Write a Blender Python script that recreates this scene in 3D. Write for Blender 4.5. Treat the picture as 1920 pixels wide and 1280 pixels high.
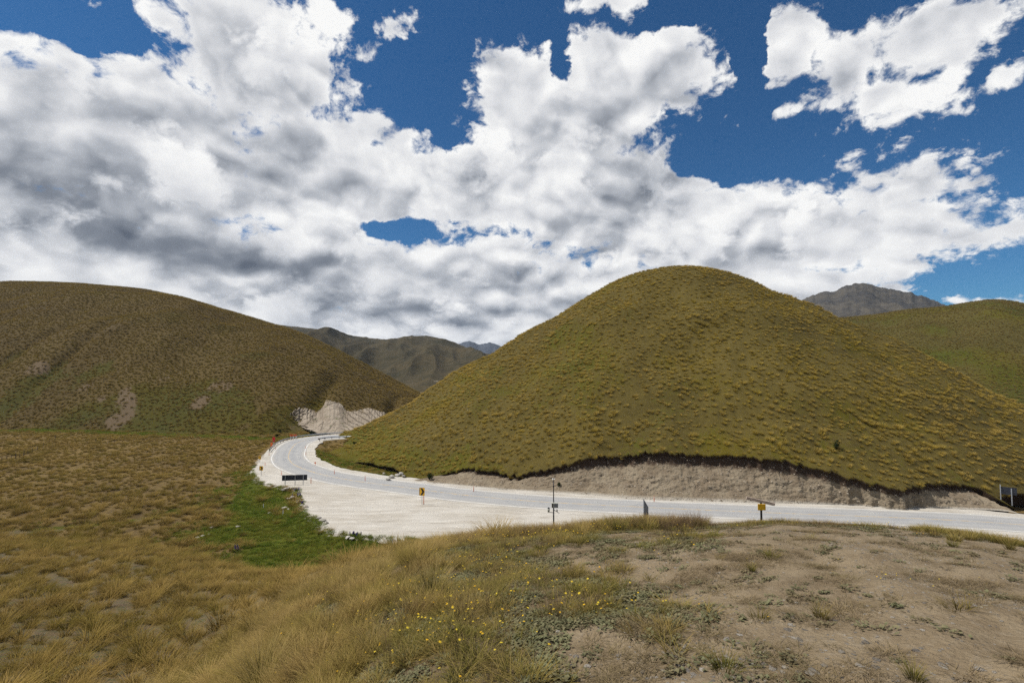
import bpy, bmesh, math, random
import numpy as np
from mathutils import Vector, Matrix
from mathutils.geometry import tessellate_polygon

# ------------------------------------------------------------------ clear
for o in list(bpy.data.objects):
    bpy.data.objects.remove(o)
scene = bpy.context.scene
C = scene.collection

# ------------------------------------------------------------------ camera
HAZE = 4.5e-5
H = 21.0                 # eye height above the road
FPX = 907.0              # focal length in photo pixels (1920 wide), about 17 mm
PITCH = math.atan(45.0 / FPX)
cam_data = bpy.data.cameras.new("camera")
cam_data.sensor_width = 36.0
cam_data.lens = 36.0 * FPX / 1920.0
cam_data.clip_start = 0.05
cam_data.clip_end = 60000.0
cam = bpy.data.objects.new("camera", cam_data)
C.objects.link(cam)
cam.location = (0, 0, H)
cam.rotation_euler = (math.pi / 2 + PITCH, 0, 0)
scene.camera = cam

def ray(px, py):
    """direction with y component normalised to 1"""
    a = (px - 960.0) / FPX
    b = (640.0 - py) / FPX
    x = a
    y = math.cos(PITCH) - b * math.sin(PITCH)
    z = math.sin(PITCH) + b * math.cos(PITCH)
    return x / y, 1.0, z / y

def at_d(px, py, d):
    x, y, z = ray(px, py)
    return np.array((x * d, d, H + z * d))

def at_z(px, py, z0=0.0):
    x, y, z = ray(px, py)
    d = (z0 - H) / z
    return np.array((x * d, d, z0))

def project(P):
    P = np.asarray(P, float)
    x = P[..., 0]; y = P[..., 1]; z = P[..., 2] - H
    f = y * math.cos(PITCH) + z * math.sin(PITCH)
    u = -y * math.sin(PITCH) + z * math.cos(PITCH)
    return 960 + FPX * x / f, 640 - FPX * u / f

# ------------------------------------------------------------------ light
SUN_AZ = math.radians(-90)     # measured from +Y (view) towards +X: the sun stands to the left
SUN_EL = math.radians(58)
sun_dir = Vector((math.sin(SUN_AZ) * math.cos(SUN_EL), math.cos(SUN_AZ) * math.cos(SUN_EL), math.sin(SUN_EL)))
sun_data = bpy.data.lights.new("sun", 'SUN')
sun_data.energy = 5.0
sun_data.angle = math.radians(0.5)
sun_data.color = (1.0, 0.955, 0.88)
sun = bpy.data.objects.new("sun", sun_data)
C.objects.link(sun)
sun.rotation_euler = (-sun_dir).to_track_quat('-Z', 'Y').to_euler()
sun.location = (0, 0, 200)

scene.render.engine = 'CYCLES'
scene.cycles.use_denoising = False
scene.cycles.max_bounces = 5
scene.cycles.diffuse_bounces = 2
scene.cycles.glossy_bounces = 1
scene.cycles.transmission_bounces = 2
scene.cycles.transparent_max_bounces = 4
scene.cycles.use_adaptive_sampling = True
scene.cycles.adaptive_threshold = 0.012
scene.cycles.adaptive_min_samples = 12
scene.view_settings.view_transform = 'Standard'
scene.view_settings.look = 'None'
scene.view_settings.exposure = 0.0
scene.view_settings.gamma = 1.0
scene.view_settings.use_curve_mapping = False

# ------------------------------------------------------------------ sky
class NT:
    """tiny helper to wire node trees"""
    def __init__(self, tree):
        self.t = tree
    def n(self, kind, **kw):
        nd = self.t.nodes.new(kind)
        for k, v in kw.items():
            setattr(nd, k, v)
        return nd
    def put(self, sock, v):
        if isinstance(v, bpy.types.NodeSocket):
            self.t.links.new(v, sock)
        elif v is not None:
            sock.default_value = v
    def m(self, op, a, b=None, c=None, clamp=False):
        nd = self.n('ShaderNodeMath', operation=op, use_clamp=clamp)
        self.put(nd.inputs[0], a)
        if b is not None: self.put(nd.inputs[1], b)
        if c is not None: self.put(nd.inputs[2], c)
        return nd.outputs[0]
    def v(self, op, a, b=None, scale=None):
        nd = self.n('ShaderNodeVectorMath', operation=op)
        self.put(nd.inputs[0], a)
        if b is not None: self.put(nd.inputs[1], b)
        if scale is not None: self.put(nd.inputs[3], scale)
        return nd.outputs[1] if op in ('LENGTH', 'DISTANCE', 'DOT_PRODUCT') else nd.outputs[0]
    def xyz(self, x, y, z):
        nd = self.n('ShaderNodeCombineXYZ')
        self.put(nd.inputs[0], x); self.put(nd.inputs[1], y); self.put(nd.inputs[2], z)
        return nd.outputs[0]
    def sep(self, v):
        nd = self.n('ShaderNodeSeparateXYZ'); self.put(nd.inputs[0], v)
        return nd.outputs
    def noise(self, vec, scale=5, detail=4, rough=.5, dist=0.0, lac=2.0, kind='FBM'):
        nd = self.n('ShaderNodeTexNoise', noise_dimensions='3D', noise_type=kind)
        self.put(nd.inputs['Vector'], vec)
        nd.inputs['Scale'].default_value = scale
        nd.inputs['Detail'].default_value = detail
        nd.inputs['Roughness'].default_value = rough
        nd.inputs['Lacunarity'].default_value = lac
        nd.inputs['Distortion'].default_value = dist
        return nd.outputs['Fac']
    def voro(self, vec, scale=5, feature='F1', smooth=.5, rand=1.0):
        nd = self.n('ShaderNodeTexVoronoi', voronoi_dimensions='3D', feature=feature)
        self.put(nd.inputs['Vector'], vec)
        nd.inputs['Scale'].default_value = scale
        if 'Smoothness' in nd.inputs: nd.inputs['Smoothness'].default_value = smooth
        nd.inputs['Randomness'].default_value = rand
        return nd.outputs
    def mr(self, v, a, b, c=0.0, d=1.0, kind='SMOOTHSTEP'):
        nd = self.n('ShaderNodeMapRange', interpolation_type=kind, clamp=True) if kind != 'LINEAR' else self.n('ShaderNodeMapRange', clamp=True)
        self.put(nd.inputs[0], v)
        for i, x in enumerate((a, b, c, d)):
            self.put(nd.inputs[i + 1], x)
        return nd.outputs[0]
    def mix(self, f, a, b, blend='MIX'):
        nd = self.n('ShaderNodeMix', data_type='RGBA', blend_type=blend)
        self.put(nd.inputs[0], f)
        for s, x in ((nd.inputs[6], a), (nd.inputs[7], b)):
            if isinstance(x, bpy.types.NodeSocket): self.t.links.new(x, s)
            else: s.default_value = (x[0], x[1], x[2], 1.0)
        return nd.outputs[2]
    def ramp(self, f, stops):
        nd = self.n('ShaderNodeValToRGB')
        self.put(nd.inputs[0], f)
        el = nd.color_ramp.elements
        while len(el) < len(stops): el.new(0.5)
        for e, (p, c) in zip(el, stops):
            e.position = p; e.color = (c[0], c[1], c[2], 1)
        return nd.outputs[0]

def azel(px, py):
    x, y, z = ray(px, py)
    l = math.sqrt(x * x + y * y + z * z)
    return math.atan2(x, y), math.asin(z / l)

# cumulus towers, as ellipses in azimuth and elevation: photo position, half sizes in photo pixels, weight
CLOUDS = [
    (40, 230, 340, 190, 1), (300, 300, 330, 200, 1), (430, 70, 130, 130, 1), (500, 160, 190, 140, 1), (600, 340, 330, 165, 1.1),
    (120, 480, 420, 160, 1), (420, 520, 420, 140, 1), (720, 520, 400, 130, .95), (960, 560, 420, 120, 1),
    (930, 320, 190, 130, 1), (975, 190, 95, 100, .9), (1060, 270, 170, 130, 1), (1150, 170, 120, 130, .95), (1265, 130, 125, 95, .9),
    (1130, 370, 240, 130, 1.1), (1230, 420, 200, 130, 1), (1330, 470, 260, 110, .95), (1500, 420, 250, 100, .85), (1720, 360, 160, 68, .62), (1620, 450, 260, 80, .75),
    (1300, 540, 330, 90, .9), (1850, 445, 150, 34, .42), (1560, 525, 140, 40, .5), (730, 330, 160, 90, 1),
    (1480, 75, 90, 75, .66), (1600, 120, 130, 80, .76), (1680, 180, 110, 60, .62), (1770, 65, 170, 70, .68), (1890, 135, 70, 25, .4), (1880, 40, 90, 40, .45),
    (1135, 2, 105, 40, .6), (1455, 195, 55, 28, .4), (1352, 250, 34, 24, .36), (710, 100, 50, 38, .45), (740, 55, 42, 30, .4), (600, 20, 60, 36, .45), (690, 150, 60, 30, .3),
    (1690, 530, 60, 22, .4), (1830, 565, 90, 16, .4), (700, 250, 120, 50, .7), (700, 625, 700, 75, .9), (1200, 610, 380, 80, .9), (0, 560, 500, 110, .9), (450, 600, 400, 70, .9),
]
HOLES = [(750, 418, 80, 28, .85), (1350, 290, 95, 66, 1.1), (1415, 130, 32, 150, 1.0), (780, 130, 110, 90, .6), (1300, 25, 120, 26, .6), (860, 255, 40, 50, .55), (240, 60, 60, 60, .7), (1068, 105, 26, 70, .8), (60, 20, 260, 62, .9)]
SHADE = [(60, 340, 420, 120, .75), (230, 420, 420, 70, .9), (480, 500, 300, 60, .85), (420, 120, 90, 60, .35), (530, 330, 260, 80, .35), (250, 200, 300, 60, .3),
         (1210, 350, 130, 80, .85), (1080, 420, 170, 46, .5), (895, 335, 55, 46, .5), (1140, 250, 70, 80, .25), (960, 520, 500, 30, .32), (800, 590, 420, 40, .65), (640, 560, 260, 34, .55), (1480, 480, 160, 40, .25)]

def blob_field(N, p, lst, smooth):
    acc = None
    for (px, py, rx, ry, wt) in lst:
        a0, e0 = azel(px, py)
        a1, _ = azel(px + rx * .5, py); a2, _ = azel(px - rx * .5, py)
        _, e1 = azel(px, py - ry * .5); _, e2 = azel(px, py + ry * .5)
        q = N.v('MULTIPLY', N.v('SUBTRACT', p, (a0, e0, 0)), (1 / abs(a1 - a2), 1 / abs(e1 - e2), 0))
        f = N.m('MULTIPLY_ADD', N.v('LENGTH', q), -wt, wt)
        acc = f if acc is None else N.m('SMOOTH_MAX', acc, f, smooth)
    return acc

def puff(N, vec, scale):
    """rounded billows with sharp creases between them"""
    n = N.noise(vec, scale, 0, .5)
    return N.m('ABSOLUTE', N.m('MULTIPLY_ADD', n, 2.0, -1.0))

world = bpy.data.worlds.new("World")
scene.world = world
world.use_nodes = True
W = NT(world.node_tree)
world.node_tree.nodes.clear()
out = W.n('ShaderNodeOutputWorld')
bg = W.n('ShaderNodeBackground')
sky = W.n('ShaderNodeTexSky', sky_type='NISHITA')
sky.sun_disc = False
sky.sun_elevation = SUN_EL
sky.sun_rotation = SUN_AZ
sky.altitude = 950
sky.air_density = 1.0
sky.dust_density = 0.35
sky.ozone_density = 2.0
SKYTINT = (.25, .57, .80)
tc = W.n('ShaderNodeTexCoord')
direc = W.v('NORMALIZE', tc.outputs['Generated'])
sx, sy, sz = W.sep(direc)
az_ = W.m('ARCTAN2', sx, sy)
el_ = W.m('ARCSINE', sz)
lg = W.m('MULTIPLY', W.m('LOGARITHM', W.m('MAXIMUM', W.m('ADD', el_, .10), .03), math.e), .16)
dn = W.v('ADD', direc, W.xyz(0, 0, lg))                # finer and flatter towards the horizon
wn = W.n('ShaderNodeTexNoise', noise_dimensions='3D')
W.put(wn.inputs['Vector'], direc); wn.inputs['Scale'].default_value = 6.0; wn.inputs['Detail'].default_value = 6; wn.inputs['Roughness'].default_value = .6
wv = W.v('SUBTRACT', wn.outputs['Color'], (.5, .5, .5))
p = W.v('ADD', W.xyz(az_, el_, 0), W.v('MULTIPLY', wv, (.17, .14, 0)))
B = blob_field(W, p, CLOUDS, .18)
Hh = W.m('MAXIMUM', blob_field(W, p, HOLES, .1), 0.0)
Sd = W.m('MAXIMUM', blob_field(W, p, SHADE, .25), 0.0)
# the same broken cumulus goes on all round the sky, outside the frame
away = W.mr(W.v('DOT_PRODUCT', direc, (0, math.cos(.17), math.sin(.17))), .66, .42)
far = W.m('MULTIPLY_ADD', W.noise(direc, 2.1, 2, .5), 3.2, -1.45)
B = W.m('MAXIMUM', W.m('MAXIMUM', B, -1.2), W.m('MULTIPLY_ADD', W.m('SUBTRACT', 1.0, away), -3.0, far))
B = W.m('MINIMUM', W.m('SUBTRACT', B, W.m('MULTIPLY', Hh, 1.5)), .70)
dw = W.v('ADD', dn, W.v('SCALE', wv, scale=.06))
def low(off, hi=True):
    q = dw if off is None else W.v('ADD', dw, off)
    a = W.m('MULTIPLY', W.noise(q, 5.2, 3, .5), 1.15)
    b = W.m('MULTIPLY_ADD', puff(W, q, 9), .42, a)
    b = W.m('MULTIPLY_ADD', puff(W, q, 20), .27, b)
    if hi: b = W.m('MULTIPLY_ADD', puff(W, q, 44), .17, b)
    return b
def sv(k):
    return (sun_dir.x * k, sun_dir.y * k, sun_dir.z * k * 1.3)
L0 = low(None)
L1 = low(sv(.060), False)
fine = W.noise(dw, 26, 8, .64, .25)
D = W.m('MULTIPLY_ADD', B, 1.2, W.m('MULTIPLY_ADD', L0, 1.05, -.82))
D = W.m('MULTIPLY_ADD', W.m('SUBTRACT', fine, .5), W.m('MULTIPLY_ADD', B, -1.1, 1.7), D)   # thin cloud frays most
alpha = W.mr(D, .0, .36)
relief = W.m('SUBTRACT', L0, L1)                      # positive where the cloud faces the sun
def small(off):
    q = dw if off is None else W.v('ADD', dw, off)
    return W.m('MULTIPLY_ADD', puff(W, q, 11), .60, W.m('MULTIPLY', puff(W, q, 27), .16))
crisp = W.m('SUBTRACT', small(None), small(sv(.030)))
lit = W.m('MULTIPLY_ADD', relief, .48, .78)
lit = W.m('MULTIPLY_ADD', crisp, .75, lit)
lit = W.m('MULTIPLY_ADD', W.m('SUBTRACT', fine, .5), .34, lit)
lit = W.m('MULTIPLY_ADD', Sd, -.66, lit)               # deep, self-shadowed bellies
lit = W.m('MULTIPLY_ADD', W.mr(D, .35, 1.35), -.13, lit)
lit = W.m('MULTIPLY_ADD', W.mr(D, .55, .06), .20, lit)
# nearer towers stand in front of the greyer mass, with sunlit rims
q2 = W.v('ADD', dw, (3.7, 1.9, 5.1))
def tower(off):
    q = q2 if off is None else W.v('ADD', q2, off)
    b = W.m('MULTIPLY_ADD', puff(W, q, 8), .50, W.m('MULTIPLY', W.noise(q, 4.4, 1, .5), 1.2))
    return W.m('MULTIPLY_ADD', puff(W, q, 18), .26, b)
n20 = tower(None)
D2 = W.m('ADD', W.m('MULTIPLY_ADD', W.m('SUBTRACT', fine, .5), .55, n20), W.m('MULTIPLY_ADD', puff(W, q2, 41), .14, -.86))
rel2 = W.m('SUBTRACT', n20, tower(sv(.055)))
lit2 = W.m('MULTIPLY_ADD', rel2, .62, .88)
lit2 = W.m('MULTIPLY_ADD', W.mr(D2, .02, .55), -.20, lit2)
lit2 = W.m('MULTIPLY_ADD', W.m('SUBTRACT', fine, .5), .22, lit2)
lit2 = W.m('MULTIPLY_ADD', Sd, -.52, lit2)
front = W.m('MULTIPLY', W.mr(D2, -.04, .24), W.mr(D, .15, .55))
lit = W.m('ADD', W.m('MULTIPLY', lit, W.m('SUBTRACT', 1.0, front)), W.m('MULTIPLY', lit2, front))
ccol = W.ramp(lit, [(0.0, (.115, .135, .175)), (.30, (.235, .26, .305)), (.55, (.50, .525, .57)), (.78, (.80, .81, .835)), (1.0, (1.04, 1.04, 1.03))])
skyc = W.v('SCALE', sky.outputs[0], scale=.105)
skyc = W.v('MULTIPLY', skyc, SKYTINT)
final = W.mix(alpha, skyc, ccol)
W.put(bg.inputs['Color'], final)
bg.inputs['Strength'].default_value = 0.92
world.node_tree.links.new(bg.outputs[0], out.inputs[0])
world.cycles.sampling_method = 'NONE'


# ------------------------------------------------------------------ numpy helpers
rng = np.random.default_rng(11)
_perm = np.random.default_rng(5).permutation(512)
_perm = np.concatenate([_perm, _perm, _perm])
_gr = np.random.default_rng(6).normal(size=(512, 2)); _gr /= np.linalg.norm(_gr, axis=1)[:, None]

def pnoise(x, y):
    x = np.asarray(x, float); y = np.asarray(y, float)
    xi = np.floor(x).astype(int); yi = np.floor(y).astype(int)
    xf = x - xi; yf = y - yi
    u = xf * xf * xf * (xf * (xf * 6 - 15) + 10); v = yf * yf * yf * (yf * (yf * 6 - 15) + 10)
    def g(ix, iy, dx, dy):
        k = _gr[_perm[_perm[ix & 511] + (iy & 511)] & 511]
        return k[..., 0] * dx + k[..., 1] * dy
    a = g(xi, yi, xf, yf); b = g(xi + 1, yi, xf - 1, yf)
    c = g(xi, yi + 1, xf, yf - 1); d = g(xi + 1, yi + 1, xf - 1, yf - 1)
    return ((a * (1 - u) + b * u) * (1 - v) + (c * (1 - u) + d * u) * v) * 1.5

def fbm(x, y, oct=4, gain=.5, lac=2.03):
    s = 0; a = 1.0
    for i in range(oct):
        s = s + a * pnoise(x + 17.3 * i, y - 9.1 * i)
        x = x * lac; y = y * lac; a *= gain
    return s

def ridged(x, y, oct=4, gain=.55):
    s = 0; a = 1.0
    for i in range(oct):
        s = s + a * (1 - 2 * np.abs(pnoise(x + 11.3 * i, y + 5.7 * i)))
        x = x * 2.07; y = y * 2.07; a *= gain
    return s

def sstep(x, a, b):
    t = np.clip((np.asarray(x, float) - a) / (b - a), 0, 1)
    return t * t * (3 - 2 * t)

def smax(a, b, k):
    h = np.clip(.5 + .5 * (a - b) / k, 0, 1)
    return b * (1 - h) + a * h + k * h * (1 - h)

def resample(pts, n=None, step=None):
    """even points along a smooth (Catmull-Rom) curve through pts"""
    P = np.asarray(pts, float)
    Q = np.vstack([2 * P[0] - P[1], P, 2 * P[-1] - P[-2]])
    res = []
    for i in range(1, len(Q) - 2):
        t = np.linspace(0, 1, 24, endpoint=False)[:, None]
        p0, p1, p2, p3 = Q[i - 1], Q[i], Q[i + 1], Q[i + 2]
        res.append(.5 * ((2 * p1) + (-p0 + p2) * t + (2 * p0 - 5 * p1 + 4 * p2 - p3) * t ** 2 + (-p0 + 3 * p1 - 3 * p2 + p3) * t ** 3))
    R = np.vstack(res + [P[-1:]])
    L = np.concatenate([[0], np.cumsum(np.linalg.norm(np.diff(R, axis=0), axis=1))])
    if n is None: n = max(2, int(L[-1] / step))
    s = np.linspace(0, L[-1], n)
    return np.stack([np.interp(s, L, R[:, k]) for k in range(P.shape[1])], 1)

def in_poly(x, y, poly):
    x = np.asarray(x); y = np.asarray(y)
    ins = np.zeros(x.shape, bool)
    n = len(poly)
    for i in range(n):
        x0, y0 = poly[i][:2]; x1, y1 = poly[(i + 1) % n][:2]
        c = ((y0 > y) != (y1 > y)) & (x < (x1 - x0) * (y - y0) / (y1 - y0 + 1e-12) + x0)
        ins ^= c
    return ins

def seg_dist(x, y, line, closed=False):
    """distance to a polyline"""
    best = np.full(np.shape(x), 1e9)
    n = len(line)
    for i in range(n if closed else n - 1):
        ax, ay = line[i][:2]; bx, by = line[(i + 1) % n][:2]
        vx, vy = bx - ax, by - ay
        t = np.clip(((x - ax) * vx + (y - ay) * vy) / (vx * vx + vy * vy + 1e-12), 0, 1)
        best = np.minimum(best, np.hypot(x - ax - t * vx, y - ay - t * vy))
    return best

def sdf(x, y, poly):
    d = seg_dist(x, y, poly, True)
    return np.where(in_poly(x, y, poly), d, -d)

# ------------------------------------------------------------------ object helpers
def link(o, parent=None):
    C.objects.link(o)
    if parent is not None: o.parent = parent
    return o

def tag(o, label=None, cat=None, group=None, kind=None):
    if label: o["label"] = label
    if cat: o["category"] = cat
    if group: o["group"] = group
    if kind: o["kind"] = kind
    return o

def np_mesh(name, V, F, mats=(), smooth=True, attrs=None):
    V = np.asarray(V, np.float32).reshape(-1, 3); F = np.asarray(F, np.int32)
    me = bpy.data.meshes.new(name)
    n = F.shape[1]
    me.vertices.add(len(V)); me.vertices.foreach_set("co", V.ravel())
    me.loops.add(F.size); me.loops.foreach_set("vertex_index", F.ravel())
    me.polygons.add(len(F))
    me.polygons.foreach_set("loop_start", np.arange(0, F.size, n, dtype=np.int32))
    me.polygons.foreach_set("loop_total", np.full(len(F), n, np.int32))
    if smooth: me.polygons.foreach_set("use_smooth", np.ones(len(F), bool))
    for k, v in (attrs or {}).items():
        a = me.attributes.new(k, 'FLOAT', 'POINT'); a.data.foreach_set("value", np.asarray(v, np.float32).ravel())
    for m in mats: me.materials.append(m)
    me.update(calc_edges=True)
    me.validate()
    return me

def grid_faces(a, b, wrap=False):
    I = np.arange(a * b).reshape(a, b)
    if wrap: I = np.concatenate([I, I[:1]], 0)
    return np.stack([I[:-1, :-1], I[1:, :-1], I[1:, 1:], I[:-1, 1:]], -1).reshape(-1, 4)

class Terrain:
    """a structured grid of points that can be meshed and scattered over"""
    def __init__(self, name, P, mat, wrap=False, attrs=None, kind='structure', flip=False):
        self.P = np.asarray(P, float); a, b = self.P.shape[:2]
        F = grid_faces(a, b, wrap)
        if flip: F = F[:, ::-1]
        self.F = F
        self.attrs = attrs or {}
        me = np_mesh(name, self.P.reshape(-1, 3), F, [mat], True, attrs)
        self.o = link(bpy.data.objects.new(name, me)); self.o["kind"] = kind
        Vv = self.P.reshape(-1, 3)
        A, B_, Cc, D_ = (Vv[F[:, i]] for i in range(4))
        nrm = np.cross(Cc - A, D_ - B_)
        self.area = np.linalg.norm(nrm, axis=1) * .5
        nrm[nrm[:, 2] < 0] *= -1
        self.nrm = nrm / (np.linalg.norm(nrm, axis=1)[:, None] + 1e-12)
    def sample(self, n, weight=None, r=None):
        """n random points with normals, chance by area times weight(face centre, normal)"""
        r = r or rng
        V = self.P.reshape(-1, 3)
        w = self.area.copy()
        cen = V[self.F].mean(1)
        if weight is not None: w = w * weight(cen, self.nrm)
        w = np.maximum(w, 0); cs = np.cumsum(w); cs /= cs[-1]
        f = np.searchsorted(cs, r.random(n))
        u = r.random((n, 1)); v = r.random((n, 1))
        Q = V[self.F[f]]
        p = (Q[:, 0] * (1 - u) + Q[:, 1] * u) * (1 - v) + (Q[:, 3] * (1 - u) + Q[:, 2] * u) * v
        return p, self.nrm[f]

# ------------------------------------------------------------------ materials
def mat(name, rough=.9, spec=.2):
    m = bpy.data.materials.new(name); m.use_nodes = True
    t = NT(m.node_tree)
    b = m.node_tree.nodes['Principled BSDF']
    b.inputs['Roughness'].default_value = rough
    b.inputs['Specular IOR Level'].default_value = spec
    return m, t, b

def attr(t, name, kind='GEOMETRY'):
    nd = t.n('ShaderNodeAttribute', attribute_type=kind, attribute_name=name)
    return nd.outputs['Fac']

def bump(t, b, h, strength=.5, dist=.1):
    nd = t.n('ShaderNodeBump'); nd.inputs['Strength'].default_value = strength; nd.inputs['Distance'].default_value = dist
    t.put(nd.inputs['Height'], h); t.put(b.inputs['Normal'], nd.outputs[0])

def objpos(t):
    return t.n('ShaderNodeNewGeometry').outputs['Position']

def plain(name, col, rough=.6, spec=.3, metal=0.0, var=.12, scale=6.0):
    """paint or metal with slight wear"""
    m, t, b = mat(name, rough, spec)
    b.inputs['Metallic'].default_value = metal
    tc = t.n('ShaderNodeTexCoord').outputs['Object']
    n = t.noise(tc, scale, 5, .6)
    dark = tuple(c * (1 - var) for c in col); lite = tuple(min(1, c * (1 + var)) for c in col)
    t.put(b.inputs['Base Color'], t.mix(t.mr(n, .3, .7), dark, lite))
    return m

# bare/dry ground under the tussocks, with green sward where the 'green' attribute says so
def m_ground(name, soil, straw, green, patch=.05):
    m, t, b = mat(name, .95, .1)
    p = objpos(t)
    n1 = t.noise(p, patch, 5, .6); n2 = t.noise(p, 1.3, 6, .65); n3 = t.noise(p, 14, 4, .6)
    c = t.mix(t.mr(t.m('MULTIPLY_ADD', n1, .5, t.m('MULTIPLY', n2, .5)), .38, .60), soil, straw)
    gf = t.mr(t.m('MULTIPLY_ADD', t.m('SUBTRACT', n2, .5), .9, attr(t, 'green')), .35, .65)
    g2 = t.mix(t.mr(n1, .35, .65), green, (green[0] * 1.5, green[1] * 1.15, green[2] * .9))
    c = t.mix(gf, c, g2)
    bf = t.mr(t.m('MULTIPLY_ADD', t.m('SUBTRACT', n2, .5), .8, attr(t, 'bare')), .35, .65)
    c = t.mix(bf, c, (.125, .090, .054))
    c = t.mix(t.mr(t.m('MULTIPLY_ADD', t.m('SUBTRACT', t.noise(p, .9, 6, .7), .5), 1.3, attr(t, 'grav')), .45, .6), c, (.36, .325, .27))
    c = t.mix(t.mr(n3, .3, .7, .0, .5), c, t.v('SCALE', c, scale=.55))
    t.put(b.inputs['Base Color'], c)
    bump(t, b, t.m('MULTIPLY_ADD', n2, .8, n3), .8, .15)
    return m

# ================================================================== SETTING
M_FIELD = m_ground("field_ground", (.105, .072, .032), (.19, .130, .048), (.060, .080, .010))
M_HILL = m_ground("hill_turf", (.078, .060, .017), (.120, .091, .025), (.072, .074, .011), .03)
M_HILL_L = m_ground("hill_turf_brown", (.066, .046, .017), (.105, .074, .026), (.050, .052, .011), .02)

# ---- knoll the photographer stands on: polar grid round the tripod ---------------------------
def knoll_params(az):
    px = 960 + FPX * np.tan(np.clip(az, -1.2, 1.2))
    S = np.interp(px, [-900, 0, 250, 420, 560, 650, 770, 900, 1000, 1200, 1450, 1650, 1800, 1920, 2600],
                  [.43, .455, .450, .435, .422, .405, .372, .352, .342, .331, .320, .331, .350, .370, .44])
    rc = np.interp(px, [-900, 0, 250, 420, 600, 770, 1000, 1300, 1920, 2600], [60, 55, 48, 40, 27, 18, 15, 13.5, 12.5, 12])
    S = S * np.cos(np.clip(az, -1.2, 1.2))
    return S, rc

LD = np.array([0, 1.5, 3, 6, 10, 14, 16, 22, 30, 40, 50, 62, 80, 120.])
LH = np.array([1.6, 1.95, 2.9, 5.0, 7.2, 9.0, 9.8, 11.8, 13.9, 16.3, 18.7, 21.9, 25.5, 30])
_ld = np.linspace(0, 120, 481); _lh = np.interp(_ld, LD, LH)
_k = np.exp(-np.linspace(-2, 2, 17) ** 2); _k /= _k.sum()
_lh[12:-12] = np.convolve(_lh, _k, 'same')[12:-12]
LD, LH = _ld, _lh
def knoll_h(az, r):
    S, rc = knoll_params(az)
    eye = 1.6
    c = eye / rc ** 2
    s = S - 2 * eye / rc
    h = eye + s * r + c * r * r
    lin_r = np.maximum(rc * 1.9, 24)                       # beyond the brow the bank runs straight
    hl = eye + s * lin_r + c * lin_r ** 2 + (s + 2 * c * lin_r) * (r - lin_r)
    h = np.where(r > lin_r, hl, h)
    # on the left the knoll drops away as a bank that eases out into the valley
    d = r * np.cos(np.clip(az, -1.15, 1.15))
    hL = np.interp(d, LD, LH) 
    px = 960 + FPX * np.tan(np.clip(az, -1.2, 1.2))
    w = 1 - sstep(px, 230, 640)
    w = np.where(np.abs(az) > 2.2, 0, w)
    return h * (1 - w) + hL * w
na, nr = 900, 190
azs = np.linspace(-math.pi, math.pi, na, endpoint=False)
rs = .25 * (112 / .25) ** np.linspace(0, 1, nr)
AZ, RR = np.meshgrid(azs, rs, indexing='ij')
KX = np.sin(AZ) * RR; KY = np.cos(AZ) * RR
KZ = H - knoll_h(AZ, RR)
KZ = KZ + (fbm(KX * .35, KY * .35, 3) * .10 + fbm(KX * 1.4 + 9, KY * 1.4, 3) * .035) * sstep(RR, .5, 3) * (1 - .5 * sstep(RR, 8, 14) * (1 - sstep(RR, 20, 26)))
KZ = smax(KZ, np.full_like(KZ, -1.6), 1.2)
KP = np.stack([KX, KY, KZ], -1)
def knoll_z(x, y):
    az = np.arctan2(x, y); r = np.hypot(x, y)
    return H - knoll_h(az, r)

# dirt mask on the knoll: bare on the right, turfy on the left
def knoll_bare(x, y):
    az = np.arctan2(x, y); r = np.hypot(x, y)
    px = 960 + FPX * np.tan(np.clip(az, -1.2, 1.2))
    b = sstep(px + 240 * fbm(x * .45, y * .45, 3) - 6 * (r - 5), 960, 1330)
    b = b * (1 - sstep(r, 10.5, 13.0) * .9)
    return b

# ---- road, traced on its own plane -----------------------------------------------------------
CL = [(2300, 1024), (1920, 984), (1687, 970.5), (1520, 964), (1300, 955), (1116, 946), (985, 938.4), (854, 926), (752, 912.5), (670, 902), (606, 890), (567, 878), (550, 870),
      (541, 859), (542, 850), (547, 840), (558, 830), (580, 823.5), (615, 819.5), (655, 817.6), (700, 818)]
RC = np.array([at_z(*p)[:2] for p in CL])
RC = np.vstack([RC[:1] + (RC[0] - RC[1]) * 1.5, RC, RC[-1] + (18, -4), RC[-1] + (50, -2), RC[-1] + (90, 14)])
RC = resample(RC, step=1.0)
RC = resample(RC[::5], step=.8)                        # smoothed
def offset_line(line, d):
    T = np.gradient(line, axis=0); T /= np.linalg.norm(T, axis=1)[:, None]
    Nn = np.stack([-T[:, 1], T[:, 0]], 1)
    dd = np.asarray(d)
    return line + Nn * (dd[:, None] if dd.ndim else dd)
# the line runs right -> left -> away; positive offset = towards the camera side / outside of the bend? tested below
_t = RC[len(RC) // 3 + 1] - RC[len(RC) // 3]
OUT = 1.0 if -_t[0] * 0 + (np.array([-_t[1], _t[0]])[1] < 0) else -1.0   # OUT*offset points to the camera side
HALF = 3.45

# ---- pull-out of pale gravel -----------------------------------------------------------------
GR_PX = [(516, 843), (503, 853), (490, 867), (480, 880), (489, 897), (522, 908), (562, 914), (566, 928), (577, 941), (573, 951), (596, 969), (629, 990), (669, 999), (735, 1005), (800, 1012)]
GR = [at_z(*p)[:2] for p in GR_PX] + [np.array(q) for q in ((2, 48), (26, 46), (60, 44), (80, 44))]
inner_edge = offset_line(RC, OUT * 1.0)
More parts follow.
